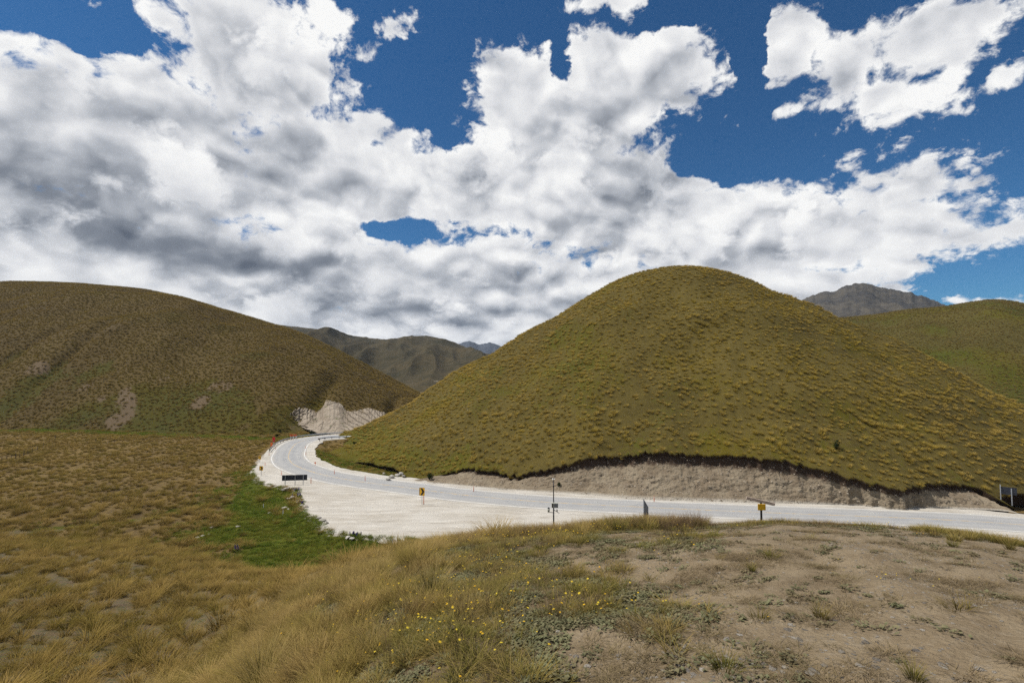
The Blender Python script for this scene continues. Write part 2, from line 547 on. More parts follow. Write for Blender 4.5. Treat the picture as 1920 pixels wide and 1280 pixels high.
# close the polygon along the road
k0 = np.argmin(np.hypot(*(RC - GR[-1]).T)); k1 = np.argmin(np.hypot(*(RC - GR[0]).T))
mid = inner_edge[min(k0, k1):max(k0, k1):4]
if k1 < k0: mid = mid[::-1]
GRAVEL = [tuple(q) for q in resample(np.array(GR), step=1.2)] + [tuple(q) for q in mid]

GREEN_PX = [(478, 885), (490, 903), (556, 920), (566, 950), (590, 975), (640, 1004), (735, 1010), (790, 1022), (720, 1045), (560, 1060), (460, 1040), (400, 1010), (385, 975), (425, 925), (455, 895)]
GREEN = [tuple(at_z(px, py, -.8)[:2]) for px, py in GREEN_PX]
STRIP = [at_z(px, py, -1)[:2] for px, py in ((-700, 790), (0, 805.5), (120, 808), (250, 812), (370, 817), (480, 822), (540, 822), (600, 815))]
DITCH = [at_z(px, py, -1)[:2] for px, py in ((-100, 1000), (0, 993), (90, 990), (180, 980), (270, 968), (330, 955), (400, 940))]
INNER_PX = [(590, 842), (596, 858), (625, 877), (700, 893), (790, 902), (800, 880), (720, 860), (640, 838)]
INNER = [tuple(at_z(px, py, 0)[:2]) for px, py in INNER_PX]

def ground_z(x, y):
    dg = sdf(x, y, GRAVEL)
    dr = seg_dist(x, y, RC[::6])
    lvl = np.maximum(sstep(dg, -4.5, -.8), 1 - sstep(dr, 5.6, 8.5))
    z = -1.0 + .94 * lvl - .02
    z = z + (1 - lvl) * (fbm(x * .08, y * .08, 3) * .35 + fbm(x * .5, y * .5, 2) * .06)
    z = z - .55 * np.exp(-(seg_dist(x, y, DITCH) / 1.3) ** 2) * (1 - lvl)
    return z

gx = np.concatenate([-260 - np.geomspace(2, 8500, 24)[::-1], np.linspace(-260, -112, 90), np.linspace(-111, 95, 300), 96 + np.geomspace(2, 8500, 26)])
gy = np.concatenate([-20 - np.geomspace(2, 3000, 14)[::-1], np.linspace(-18, 34, 20), np.linspace(35, 175, 260), 176 + np.geomspace(2, 9000, 28)])
GX, GY = np.meshgrid(gx, gy, indexing='ij')
GZ = np.full_like(GX, -1.06)
near = (np.abs(GX + 60) < 215) & (GY > 20) & (GY < 190)
GZ[near] = ground_z(GX[near], GY[near])
gm = np.zeros_like(GX); bm_ = np.zeros_like(GX)
xn, yn = GX[near], GY[near]
gm[near] = np.maximum.reduce([sstep(sdf(xn, yn, GREEN) + 4 * fbm(xn * .12, yn * .12, 3), -4, 5), .95 * np.exp(-(seg_dist(xn, yn, STRIP) / 3.2) ** 2), .8 * np.exp(-(seg_dist(xn, yn, DITCH) / 1.8) ** 2),
                              sstep(sdf(xn, yn, INNER), -2, 2) * .9, .42 + .25 * fbm(xn * .05, yn * .05, 2) - .25])
bm_[near] = .20 * np.exp(-(seg_dist(xn, yn, [tuple(at_z(250, 945, -1)[:2]), tuple(at_z(80, 930, -1)[:2])]) / 9) ** 2) + .15 * fbm(xn * .09 + 4, yn * .09, 2)
gv = np.zeros_like(GX)
gv[near] = np.maximum(sstep(sdf(xn, yn, GRAVEL), -3.2, .3), .55 * (1 - sstep(seg_dist(xn, yn, RC[::6]), 5.0, 6.6)))
T_GROUND = Terrain("ground", np.stack([GX, GY, GZ], -1), M_FIELD, attrs={'green': gm, 'bare': bm_, 'grav': gv})

# knoll material -----------------------------------------------------------------------------
def m_knoll():
    m, t, b = mat("knoll_soil", .95, .12)
    p = objpos(t)
    n0 = t.noise(p, .5, 4, .6); n1 = t.noise(p, 2.2, 6, .65); n2 = t.noise(p, 11, 6, .65); n3 = t.noise(p, 70, 3, .6)
    dirt = t.mix(t.mr(n1, .3, .7), (.160, .119, .072), (.235, .182, .115))
    dirt = t.mix(t.mr(n2, .5, .75, 0, .6), dirt, (.265, .22, .16))
    litter = t.mix(t.mr(n2, .35, .65), (.080, .058, .034), (.150, .110, .066))
    moss = t.mix(t.mr(n2, .3, .7), (.058, .054, .024), (.105, .100, .048))
    litter = t.mix(t.mr(n1, .44, .60), litter, moss)
    f = t.mr(t.m('ADD', attr(t, 'bare'), t.m('ADD', t.m('MULTIPLY_ADD', n1, 1.1, -.55), t.m('MULTIPLY_ADD', n2, .7, -.35))), .25, .62)
    c = t.mix(f, litter, dirt)
    c = t.mix(t.mr(n3, .58, .75, 0, .5), c, t.v('SCALE', c, scale=.45))
    t.put(b.inputs['Base Color'], c)
    vb = t.voro(p, 26, 'F1')[0]
    bump(t, b, t.m('ADD', t.m('MULTIPLY_ADD', n2, 1.0, t.m('MULTIPLY', n3, .5)), t.m('MULTIPLY', vb, -.5)), .9, .03)
    return m
M_KNOLL = m_knoll()
T_KNOLL = Terrain("grassy_knoll", KP, M_KNOLL, wrap=True, attrs={'bare': knoll_bare(KX, KY) - 1.0 * (1 - sstep(KX / np.maximum(KY, .1), -.6, -.2)), 'green': np.zeros_like(KX)}, flip=True)

# ---- cone hill with the road cutting ---------------------------------------------------------
CC = np.array((51.0, 150.0)); CTOP = 51.8
GT = np.array([0, .05, .084, .14, .2, .26, .36, .46, .554, .70, .81, .864, 1.0, 1.2])
GV = np.array([1, .985, .977, .958, .915, .846, .732, .645, .520, .361, .236, .178, .042, -.10])
def cone_R(a):      # a: azimuth round the hill top, 0 = towards +X, counter-clockwise
    ang = np.radians([-180, -150, -120, -90, -60, -30, 0, 30, 60, 90, 120, 150, 180])
    R = np.array([95.6, 85.3, 79.4, 77.2, 79.6, 92.1, 105.0, 111.6, 113.9, 113.3, 110.9, 105.5, 95.6])
    aa = (a + math.pi) % (2 * math.pi) - math.pi
    return np.interp(aa, ang, R)
def cone_z0(x, y):
    dx = x - CC[0]; dy = y - CC[1]
    rho = np.hypot(dx, dy); a = np.arctan2(dy, dx)
    # smooth the angular profile
    R = (cone_R(a - .35) + cone_R(a - .17) * 2 + cone_R(a) * 3 + cone_R(a + .17) * 2 + cone_R(a + .35)) / 9
    t = rho / R
    g = np.interp(t, GT, GV)
    g = (np.interp(np.abs(t - .03), GT, GV) + np.interp(t, GT, GV) * 2 + np.interp(t + .03, GT, GV)) / 4
    z = CTOP * g
    z = z + sstep(t, .04, .4) * (fbm(x * .035, y * .035, 3) * 1.9 + fbm(x * .13, y * .13, 3) * .55)
    return z

SC_TOP = [(770, 897), (795, 897), (815, 893), (830, 888), (860, 880), (905, 880), (935, 882), (955, 890), (1000, 882), (1040, 874), (1090, 860), (1130, 853), (1200, 849), (1270, 848), (1310, 850),
          (1330, 853), (1356, 850), (1400, 854), (1450, 859), (1500, 868), (1560, 882), (1620, 900), (1680, 914), (1720, 910), (1790, 905), (1835, 913), (1865, 928), (1890, 946), (1925, 962)]
def cone_hit(px, py):
    x, y, z = ray(px, py)
    d = np.linspace(50, 150, 2001)
    hit = np.nonzero(H + z * d < cone_z0(x * d, d))[0]
    k = hit[0] if len(hit) else 0
    dd = d[k]
    return np.array((x * dd, dd, H + z * dd)), len(hit) > 0
ST = np.array([cone_hit(*p)[0] for p in SC_TOP])
ST_f = resample(ST, step=.35)
sa = np.arctan2(ST_f[:, 1] - CC[1], ST_f[:, 0] - CC[0]); sr = np.hypot(ST_f[:, 0] - CC[0], ST_f[:, 1] - CC[1])
o_ = np.argsort(sa); sa = sa[o_]; sr = sr[o_]
nA, nT = 900, 130
ca = np.unique(np.concatenate([np.linspace(-math.pi, math.pi, 500, endpoint=False), np.linspace(sa[0] - .06, sa[-1] + .06, 520)]))
nA = len(ca)
rT = np.interp(ca, sa, sr)
inside = (ca >= sa[0]) & (ca <= sa[-1])
edge = sstep(np.minimum(ca - sa[0], sa[-1] - ca), 0, .05)
lipn = (fbm(ca * 60, ca * 0 + 3, 4) * .55 + fbm(ca * 300, ca * 0 + 7, 2) * .15) * edge
beyond = sstep(np.maximum(sa[0] - ca, ca - sa[-1]), 0, .45)
rT = np.where(inside, rT + lipn, rT * (1 - beyond) + cone_R(ca) * 1.16 * beyond)
# blend outside the cutting
tt = np.linspace(0, 1, nT) ** .9
RHO = tt[None, :] * rT[:, None]
CA = np.repeat(ca[:, None], nT, 1)
CX = CC[0] + np.cos(CA) * RHO; CY = CC[1] + np.sin(CA) * RHO
CZ = cone_z0(CX, CY)
# turf lip droops, then tucks back under into dark soil
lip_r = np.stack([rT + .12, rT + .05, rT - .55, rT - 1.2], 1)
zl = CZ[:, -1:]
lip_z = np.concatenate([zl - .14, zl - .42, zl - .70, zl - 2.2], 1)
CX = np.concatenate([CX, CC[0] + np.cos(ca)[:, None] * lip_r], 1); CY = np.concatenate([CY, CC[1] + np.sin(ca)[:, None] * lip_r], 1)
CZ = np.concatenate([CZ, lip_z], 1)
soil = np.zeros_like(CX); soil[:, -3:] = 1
cgreen = .30 + .32 * fbm(CX * .03, CY * .03, 3) + .16 * fbm(CX * .12, CY * .12, 2)
cgreen = cgreen + .45 * (1 - sstep(CZ, 1.5, 7)) * (1 - sstep(CX, -5, 12))
def m_cone():
    m = M_HILL.copy(); m.name = "cone_turf"
    t = NT(m.node_tree); b = m.node_tree.nodes['Principled BSDF']
    src = b.inputs['Base Color'].links[0].from_socket
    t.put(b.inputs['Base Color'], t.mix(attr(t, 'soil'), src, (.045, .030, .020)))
    return m
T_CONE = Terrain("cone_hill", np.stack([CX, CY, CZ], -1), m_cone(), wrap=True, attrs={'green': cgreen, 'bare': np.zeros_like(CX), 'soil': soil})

# the cutting itself: loose grey-brown earth and broken rock below the turf lip
SC_FOOT = [(770, 901), (820, 906), (900, 913), (960, 918), (1040, 923), (1110, 928), (1200, 936), (1300, 939), (1400, 942), (1500, 944), (1600, 947), (1700, 950), (1800, 953), (1880, 957), (1930, 966)]
FT = resample(np.array([at_z(*p) for p in SC_FOOT]), step=.35)
fa = np.arctan2(FT[:, 1] - CC[1], FT[:, 0] - CC[0]); fr = np.hypot(FT[:, 0] - CC[0], FT[:, 1] - CC[1])
o_ = np.argsort(fa); fa, fr = fa[o_], fr[o_]
ci = np.nonzero((ca >= max(sa[0], fa[0])) & (ca <= min(sa[-1], fa[-1])))[0]
ca2 = np.linspace(ca[ci[0]], ca[ci[-1]], 620)
top_r = np.interp(ca2, ca, rT) - .55; top_z = np.interp(ca2, ca, zl[:, 0]) - .60
ft_r = np.maximum(np.interp(ca2, fa, fr), top_r + .6)
vs = np.linspace(0, 1, 56)
prof = np.interp(vs, [0, .08, .3, .7, 1], [1, .80, .57, .20, 0])
SR = top_r[:, None] * (1 - vs) + ft_r[:, None] * vs
SZ = np.maximum(top_z[:, None], .15) * prof[None, :] - .03
sx_, sy_ = CC[0] + np.cos(ca2)[:, None] * SR, CC[1] + np.sin(ca2)[:, None] * SR
mid_ = np.sin(np.clip(vs, 0, 1) * math.pi)[None, :] ** .6
nn = (ridged(sx_ * .35, (SZ + sy_) * .35, 3) * .15 + fbm(sx_ * 1.3, (SZ + sy_) * 1.3, 3) * .13) * mid_
sx_ = sx_ + np.cos(ca2)[:, None] * nn; sy_ = sy_ + np.sin(ca2)[:, None] * nn; SZ = SZ + nn * .5
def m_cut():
    m, t, b = mat("cut_earth", .95, .1)
    p = objpos(t)
    n1 = t.noise(p, .35, 5, .6); n2 = t.noise(p, 2.4, 6, .7); v = t.voro(p, 3.2, 'F1')[0]; n3 = t.noise(p, 9, 4, .7)
    c = t.mix(t.mr(n1, .35, .65), (.170, .132, .090), (.228, .187, .132))
    c = t.mix(t.mr(n2, .55, .72, 0, .8), c, (.25, .215, .165))
    c = t.mix(t.mr(n2, .42, .28, 0, .8), c, (.095, .070, .050))
    c = t.mix(t.mr(n3, .56, .70, 0, .6), c, t.v('SCALE', c, scale=.4))
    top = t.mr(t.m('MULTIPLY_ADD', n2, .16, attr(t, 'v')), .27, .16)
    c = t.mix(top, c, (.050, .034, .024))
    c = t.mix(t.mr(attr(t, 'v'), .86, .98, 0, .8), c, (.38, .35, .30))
    t.put(b.inputs['Base Color'], c)
    bump(t, b, t.m('ADD', t.m('MULTIPLY', v, .7), t.m('ADD', n2, t.m('MULTIPLY', n3, .5))), .6, .2)
    return m
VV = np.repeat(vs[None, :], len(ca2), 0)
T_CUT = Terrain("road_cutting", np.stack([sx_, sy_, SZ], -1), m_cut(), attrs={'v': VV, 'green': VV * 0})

# ---- hill patches: columns fan out from the valley, ridge line given by the skyline -----------
def patch(name, cols, nv, expo, mat_, nz, back=(120, -30), attrs=None, top_noise=0.0, nu=None, profile=None, sharp=0):
    """cols: rows of (px, sky_py, ridge distance, base distance, base z)"""
    cols = np.array(cols, float)
    nu = nu or 240
    pxs = np.linspace(cols[0, 0], cols[-1, 0], nu)
    f = np.stack([pxs] + [np.interp(pxs, cols[:, 0], cols[:, k]) for k in range(1, 5)], 1) if sharp else resample(cols, n=nu)
    if sharp: f[:, 1] += sharp * fbm(pxs * .06, pxs * 0 + 4.4, 4, .6)
    f = f[np.argsort(f[:, 0])]
    px, sky, dr, db, zb = f.T
    v = np.linspace(0, 1, nv)
    P = np.zeros((nu, nv + 12, 3))
    for i in range(nu):
        rx, _, rz = ray(px[i], sky[i])
        zr = H + rz * dr[i]
        q = profile(v) if profile else 1 - (1 - v) ** expo
        d = db[i] + (dr[i] - db[i]) * v
        z = zb[i] + (zr - zb[i]) * q
        for _ in range(6):     # scale so that the skyline lies where it should
            el = ((z - H) / d).max()
            zz = zb[i] + (zr - zb[i]) * ((rz * d[np.argmax((z - H) / d)] + H - zb[i]) / max(z[np.argmax((z - H) / d)] - zb[i], .5)) * q
            if abs(el - rz) < 1e-4: break
            k = (rz * d[np.argmax((z - H) / d)] + H - zb[i]) / max(z[np.argmax((z - H) / d)] - zb[i], .5)
            zr = zb[i] + (zr - zb[i]) * k
            z = zb[i] + (zr - zb[i]) * q
        P[i, :nv, 0] = rx * d; P[i, :nv, 1] = d; P[i, :nv, 2] = z
        w = np.linspace(0, 1, 13)[1:]
        P[i, nv:, 1] = dr[i] + back[0] * w
        P[i, nv:, 0] = rx * P[i, nv:, 1]
        P[i, nv:, 2] = zr + (back[1] - zr * 0) * w ** 1.5 * (1 if back[1] < 0 else 1)
    vv = np.concatenate([v, np.ones(12)])[None, :].repeat(nu, 0)
    P = nz(P, vv)
    A = {'green': np.zeros(P.shape[:2]), 'bare': np.zeros(P.shape[:2])}
    if attrs: A.update(attrs(P, vv))
    return Terrain(name, P, mat_, attrs=A, flip=True)

def nz_left(P, v):
    w = np.sin(np.clip(v, 0, 1) * math.pi) ** .7
    x, y = P[..., 0], P[..., 1]
    n = fbm(x * .018, y * .018, 3) * 4.5 + fbm(x * .07, y * .07, 2) * .8
    # shallow gullies running down the face
    g = np.abs(pnoise(x * .022 + y * .004, y * .003 + 5))
    n = n - 5.0 * np.exp(-(g / .09) ** 2) * (1 - sstep(v, .15, .55))
    P = P.copy(); P[..., 2] += n * w
    return P
def at_left(P, v):
    x, y = P[..., 0], P[..., 1]
    g = .15 + .22 * (1 - sstep(v, .02, .28)) + .40 * fbm(x * .03, y * .03, 3)
    gl = np.abs(pnoise(x * .022 + y * .004, y * .003 + 5))
    g = g + .5 * np.exp(-(gl / .08) ** 2) * (1 - sstep(v, .1, .4))
    b = .30 * fbm(x * .035 + 7, y * .05, 3) + .12
    return {'green': g, 'bare': b}
LEFT = [(-1400, 560, 520, 190, -1.2), (-700, 535, 420, 180, -1.2), (-300, 528, 395, 174, -1.2), (0, 529, 380, 169, -1.2), (130, 530, 370, 166, -1.2), (250, 540, 352, 162, -1.2), (300, 547, 340, 160, -1.2),
        (350, 560, 330, 158, -1.2), (420, 580, 318, 156, -1.2), (500, 603, 300, 154, -1.2), (560, 622, 290, 160, -1.2), (640, 660, 280, 167, -1.0), (700, 690, 270, 169, -1.0), (760, 722, 262, 171, -1.0),
        (800, 744, 255, 172, -1.0), (840, 770, 250, 170, -1.0)]
T_LEFT = patch("tussock_hill", LEFT, 110, 1.42, M_HILL_L, nz_left, (140, -60), at_left, nu=420)

def nz_right(P, v):
    w = np.sin(np.clip(v, 0, 1) * math.pi) ** .7
    n = fbm(P[..., 0] * .02, P[..., 1] * .02, 3) * 3.0
    P = P.copy(); P[..., 2] += n * w
    return P
def at_right(P, v):
    return {'green': .42 + .3 * fbm(P[..., 0] * .03, P[..., 1] * .03, 3), 'bare': 0 * v}
RIGHT = [(1350, 625, 330, 215, 6), (1480, 604, 330, 215, 5), (1590, 594, 330, 210, 3), (1650, 588, 330, 205, 2), (1700, 580, 328, 200, 1), (1760, 575, 325, 195, 0), (1820, 566, 320, 190, 0), (1865, 562, 315, 188, 0),
         (1920, 569, 310, 185, 0), (2050, 600, 300, 180, 0), (2300, 650, 290, 175, 0), (2700, 690, 280, 170, 0)]
M_HILL_R = m_ground("hill_turf_shaded", (.062, .052, .014), (.095, .076, .020), (.060, .066, .010), .03)  # darker version of the hill turf: shade put into its colour
T_RIGHT = patch("right_hill", RIGHT, 90, 1.3, M_HILL_R, nz_right, (140, -60), at_right, nu=260)

# ---- mountains -------------------------------------------------------------------------------
def m_mount(name, a, b_, rock, scale, scree=.62):
    m, t, b = mat(name, .95, .1)
    p = objpos(t)
    n1 = t.noise(p, scale, 6, .6); n2 = t.noise(p, scale * 6, 6, .65); n3 = t.noise(p, scale * 30, 4, .6)
    c = t.mix(t.mr(t.m('MULTIPLY_ADD', n2, .5, t.m('MULTIPLY', n1, .5)), .38, .62), a, b_)
    c = t.mix(t.mr(n3, .35, .65, .0, .35), c, t.v('SCALE', c, scale=.5))
    c = t.mix(t.mr(t.m('MULTIPLY_ADD', n2, .55, t.m('MULTIPLY', attr(t, 'rock'), .75)), scree, scree + .08), c, rock)
    t.put(b.inputs['Base Color'], c)
    bump(t, b, t.m('ADD', n2, t.m('MULTIPLY', n3, .4)), .9, 1.2 / scale * .05)
    return m
def spur_noise(amp, freq, seed, zamp=0.0):
    def f(P, v):
        P = P.copy()
        x, y = P[..., 0], P[..., 1]
        w = np.sin(np.clip(v, 0, 1) * math.pi) ** 1.1
        u = x * freq
        n = ridged(u + seed + .6 * v, v * .55 + seed, 3, .45)
        P[..., 2] += (amp * (n - .75) + zamp * fbm(u * 2.5 + seed, y * freq * 2.0, 4)) * w
        return P
    return f
def rock_at(f0, k):
    def g(P, v):
        return {'rock': k * ridged(P[..., 0] * f0 + 3, P[..., 2] * f0 * 1.5, 3) * .5 + .1}
    return g
MID = [(430, 600, 1250, 330, -12), (500, 606, 1250, 330, -12), (560, 613, 1250, 330, -12), (600, 617, 1250, 330, -12), (650, 628, 1230, 330, -12), (700, 634, 1230, 330, -12), (745, 638, 1200, 330, -12), (772, 630, 1150, 330, -12),
       (800, 629, 1120, 330, -12), (830, 635, 1110, 330, -12), (860, 645, 1100, 330, -12), (890, 658, 1100, 330, -12), (940, 672, 1100, 330, -12), (1050, 690, 1100, 330, -12)]
M_MID = m_mount("mid_mountain", (.040, .036, .020), (.082, .064, .034), (.30, .27, .22), .012, .70)  # wide tone contrast paints lit and shaded slopes into the colour
T_MID = patch("valley_mountain", MID, 120, 1.12, M_MID, spur_noise(30, .0062, 2.2, 4), (500, -200), rock_at(.03, .5), nu=340, sharp=.6)
PEAK = [(1380, 596, 1500, 900, 20), (1450, 581, 1500, 900, 20), (1505, 562, 1500, 900, 20), (1540, 547, 1500, 900, 20), (1562, 548, 1490, 900, 20), (1585, 536, 1500, 900, 20), (1608, 530, 1500, 900, 20), (1640, 536, 1500, 900, 20),
        (1680, 543, 1500, 900, 20), (1710, 549, 1500, 900, 20), (1740, 559, 1500, 900, 20), (1765, 569, 1500, 900, 20), (1850, 596, 1500, 900, 20), (1980, 621, 1500, 900, 20)]
M_PEAK = m_mount("peak", (.045, .043, .042), (.098, .086, .068), (.26, .25, .24), .010, .76)
T_PEAK = patch("distant_peak", PEAK, 110, 1.06, M_PEAK, spur_noise(26, .008, 7.1, 7), (500, -200), rock_at(.03, .5), nu=300, sharp=2.2)
FAR = [(560, 640, 3600, 2700, 0), (640, 633, 3600, 2700, 0), (690, 632, 3600, 2700, 0), (715, 640, 3600, 2700, 0), (745, 634, 3600, 2700, 0), (765, 630, 3600, 2700, 0), (800, 645, 3600, 2700, 0), (850, 648, 3600, 2700, 0), (866, 643, 3600, 2700, 0), (880, 639, 3600, 2700, 0), (898, 646, 3600, 2700, 0),
       (916, 641, 3600, 2700, 0), (945, 652, 3600, 2700, 0), (1000, 660, 3600, 2700, 0), (1100, 655, 3600, 2700, 0), (1250, 662, 3600, 2700, 0)]
M_FAR = m_mount("far_range", (.055, .065, .085), (.080, .088, .105), (.20, .21, .23), .003, .9)  # haze blue of the distance tinted into the rock colour
T_FAR = patch("far_range", FAR, 60, 1.05, M_FAR, spur_noise(36, .004, 4.4, 14), (900, -500), rock_at(.004, .4), nu=260, sharp=1.5)

# ---- road, shoulders, markings ---------------------------------------------------------------
def strip(name, line, o0, o1, z, m, nx=6, kind='structure', edge0=None, edge1=None, attrs=True):
    """a ribbon between two offsets of a line"""
    n = len(line)
    o0 = np.full(n, o0, float) if np.ndim(o0) == 0 else o0
    o1 = np.full(n, o1, float) if np.ndim(o1) == 0 else o1
    rows = []
    U = np.linspace(0, 1, nx)
    for u in U:
        q = offset_line(line, o0 * (1 - u) + o1 * u)
        rows.append(np.concatenate([q, np.full((n, 1), z)], 1))
    P = np.stack(rows, 1)
    F = grid_faces(n, nx)
    me = np_mesh(name, P.reshape(-1, 3), F, [m], True, {'u': np.tile(U, n), 's': np.repeat(np.arange(n) * .8, nx)})
    # faces up
    if me.polygons[0].normal.z < 0: me.flip_normals()
    o = link(bpy.data.objects.new(name, me))
    if kind: o["kind"] = kind
    return o

def m_road():
    m, t, b = mat("chip_seal", .85, .25)
    p = objpos(t)
    n1 = t.noise(p, .25, 5, .6); n2 = t.noise(p, 30, 3, .6)
    u = attr(t, 'u')
    # two wheel tracks in each lane, polished darker; dust along the edges
    w = t.m('COSINE', t.m('MULTIPLY', u, 2 * math.pi * 4))
    tr = t.mr(t.m('MULTIPLY_ADD', n1, .8, t.m("MULTIPLY", w, -.10)), .2, .7)
    c = t.mix(tr, (.345, .34, .328), (.275, .276, .278))
    e = t.mr(t.m('ABSOLUTE', t.m('SUBTRACT', u, .5)), .30, .48)
    c = t.mix(t.m('MULTIPLY', e, t.mr(n1, .3, .6)), c, (.44, .41, .36))
    c = t.mix(t.mr(n2, .35, .65, 0, .35), c, t.v('SCALE', c, scale=.7))
    t.put(b.inputs['Base Color'], c)
    bump(t, b, n2, .4, .01)
    return m
def m_gravel():
    m, t, b = mat("pale_gravel", .95, .12)
    p = objpos(t)
    tr = t.n('ShaderNodeMapping'); tr.inputs['Rotation'].default_value = (0, 0, math.radians(-8)); tr.inputs['Scale'].default_value = (.10, .55, 1)
    t.put(tr.inputs[0], p)
    n1 = t.noise(p, .12, 5, .6); n2 = t.noise(tr.outputs[0], 1.6, 6, .65, .8); n3 = t.noise(p, 5, 5, .7); n4 = t.noise(p, 26, 3, .7)
    c = t.mix(t.mr(n1, .35, .65), (.40, .365, .31), (.46, .43, .38))
    c = t.mix(t.mr(n2, .46, .66, 0, .75), c, (.54, .51, .455))
    c = t.mix(t.mr(n2, .44, .30, 0, .7), c, (.27, .24, .195))
    c = t.mix(t.mr(n3, .58, .75, 0, .55), c, (.22, .19, .15))
    c = t.mix(t.mr(n4, .35, .65, 0, .3), c, t.v('SCALE', c, scale=.65))
    t.put(b.inputs['Base Color'], c)
    bump(t, b, t.m('ADD', n3, n4), .6, .05)
    return m
M_ROAD = m_road(); M_GRAVEL = m_gravel()
M_WHITE_LINE = plain("white_line_paint", (.62, .61, .58), .7, .3, var=.18, scale=.6)
def m_yellow():
    m, t, b = mat("yellow_line_paint", .8, .2)
    p = objpos(t)
    n = t.noise(p, 1.2, 5, .65)
    t.put(b.inputs['Base Color'], t.mix(t.mr(n, .42, .62), (.42, .37, .29), (.52, .32, .07)))
    return m
M_YELLOW = m_yellow()
nR = len(RC)
sN = np.arange(nR) * .8
e_out = OUT * (HALF + 1.9 + .5 * fbm(sN * .12, sN * 0 + 2, 3) + .25 * fbm(sN * .9, sN * 0 + 5, 2))
e_in = -OUT * (HALF + 2.5 + .7 * fbm(sN * .10, sN * 0 + 8, 3) + .25 * fbm(sN * .9, sN * 0 + 11, 2))
strip("gravel_shoulder", RC, -OUT * (HALF - .3), e_in, .012, M_GRAVEL, 8)
strip("gravel_shoulder", RC, OUT * (HALF - .3), e_out, .012, M_GRAVEL, 8)
strip("road", RC, -(HALF + .35), HALF + .35, .026, M_ROAD, 15)
strip("edge_line", RC, HALF - .08, HALF + .08, .034, M_WHITE_LINE, 2)
strip("edge_line", RC, -HALF - .08, -HALF + .08, .034, M_WHITE_LINE, 2)
strip("centre_line", RC, -.075, .075, .034, M_YELLOW, 2)

# gravel pull-out with a ragged rim and a skirt
g0 = resample(np.array(GRAVEL + [GRAVEL[0]]), step=.3)[:-1]
gT = np.roll(g0, -1, 0) - np.roll(g0, 1, 0); gT /= np.linalg.norm(gT, axis=1)[:, None] + 1e-9
gN = np.stack([gT[:, 1], -gT[:, 0]], 1)
area2 = np.sum(g0[:, 0] * np.roll(g0[:, 1], -1) - np.roll(g0[:, 0], -1) * g0[:, 1])
if area2 < 0: gN = -gN
ss = np.arange(len(g0)) * .3
nearroad = seg_dist(g0[:, 0], g0[:, 1], RC[::4]) < 4.5
g1 = g0 + gN * ((fbm(ss * .22, ss * 0 + 1, 5, .6) * .9 + .1) * (~nearroad))[:, None]
poly = [Vector((q[0], q[1], 0)) for q in g1]
tri = tessellate_polygon([poly])
n1_ = len(g1)
V = np.vstack([np.c_[g1, np.zeros(n1_)], np.c_[g1 + gN * .5, np.full(n1_, -.05)], np.c_[g1 + gN * 1.0, np.full(n1_, -.22)]])
me = bpy.data.meshes.new("gravel_pullout")
faces = [tuple(t_) for t_ in tri]
for k in range(2):
    for i in range(n1_):
        j = (i + 1) % n1_
        faces.append((k * n1_ + i, k * n1_ + j, (k + 1) * n1_ + j, (k + 1) * n1_ + i))
me.from_pydata([tuple(v) for v in V], [], faces); me.materials.append(M_GRAVEL); me.update()
bm = bmesh.new(); bm.from_mesh(me); bmesh.ops.recalc_face_normals(bm, faces=bm.faces)
bm.to_mesh(me); bm.free()
o = link(bpy.data.objects.new("gravel_pullout", me)); o["kind"] = "structure"

# ---- pale rock face on the far side of the bend ------------------------------------------------
RF_TOP = [(546, 775), (556, 765), (575, 763), (596, 771), (607, 762), (613, 749), (628, 751), (642, 757), (652, 771), (668, 768), (692, 764), (715, 770), (740, 780), (770, 788)]
RF_BOT = [(566, 800), (580, 806), (600, 812), (630, 813), (660, 813), (690, 813), (720, 812), (750, 811), (790, 810)]
def left_hit(px, py):
    """where a sight line meets the left hill"""
    x, y, z = ray(px, py)
    P = T_LEFT.P
    qx = P[:, :110, 0] / P[:, :110, 1]
    i = np.argmin(np.abs(qx[:, 50] - x))
    el = (P[i, :110, 2] - H) / P[i, :110, 1]
    k = np.nonzero(el > z)[0]
    j = k[0] if len(k) else 109
    return P[i, j].copy()
# bare scars and green soaks on the left hill
SC_B = [(63, 690, 3.2), (73, 696, 2.4), (233, 733, 2.2), (240, 746, 2.4), (247, 758, 2.0), (400, 727, 2.2), (420, 729, 2.0), (372, 760, 2.6), (380, 752, 2.0), (222, 790, 3.2), (305, 712, 1.6), (165, 725, 2.2), (190, 750, 2.4)]
SC_G = [(252, 740, 5), (262, 760, 6), (275, 785, 8), (288, 803, 9), (310, 806, 8), (365, 735, 6), (420, 765, 8), (405, 750, 6), (440, 780, 8), (180, 700, 5), (50, 740, 9), (510, 800, 8), (545, 806, 7)]
def spot_sum(x, y, z, lst):
    r = np.zeros(np.shape(x))
    for (px, py, rad) in lst:
        q = left_hit(px, py)
        r = np.maximum(r, np.exp(-(((x - q[0]) ** 2 + (.45 * (y - q[1])) ** 2 + (z - q[2]) ** 2) / (rad * (1 + .5 * fbm(x * .2, y * .2, 3))) ** 2)))
    return r
LP = T_LEFT.P
for nm, lst, amp in (('bare', SC_B, 1.0), ('green', SC_G, .9)):
    new = T_LEFT.attrs[nm] + amp * spot_sum(LP[..., 0], LP[..., 1], LP[..., 2], lst) if nm in T_LEFT.attrs else 0
    T_LEFT.o.data.attributes[nm].data.foreach_set('value', np.asarray(new, np.float32).ravel())
nu, nv = 300, 80
tp = np.array(RF_TOP, float); bp = np.array(RF_BOT, float)
pxu = np.linspace(548, 768, nu)
RP = np.zeros((nu, nv, 3))
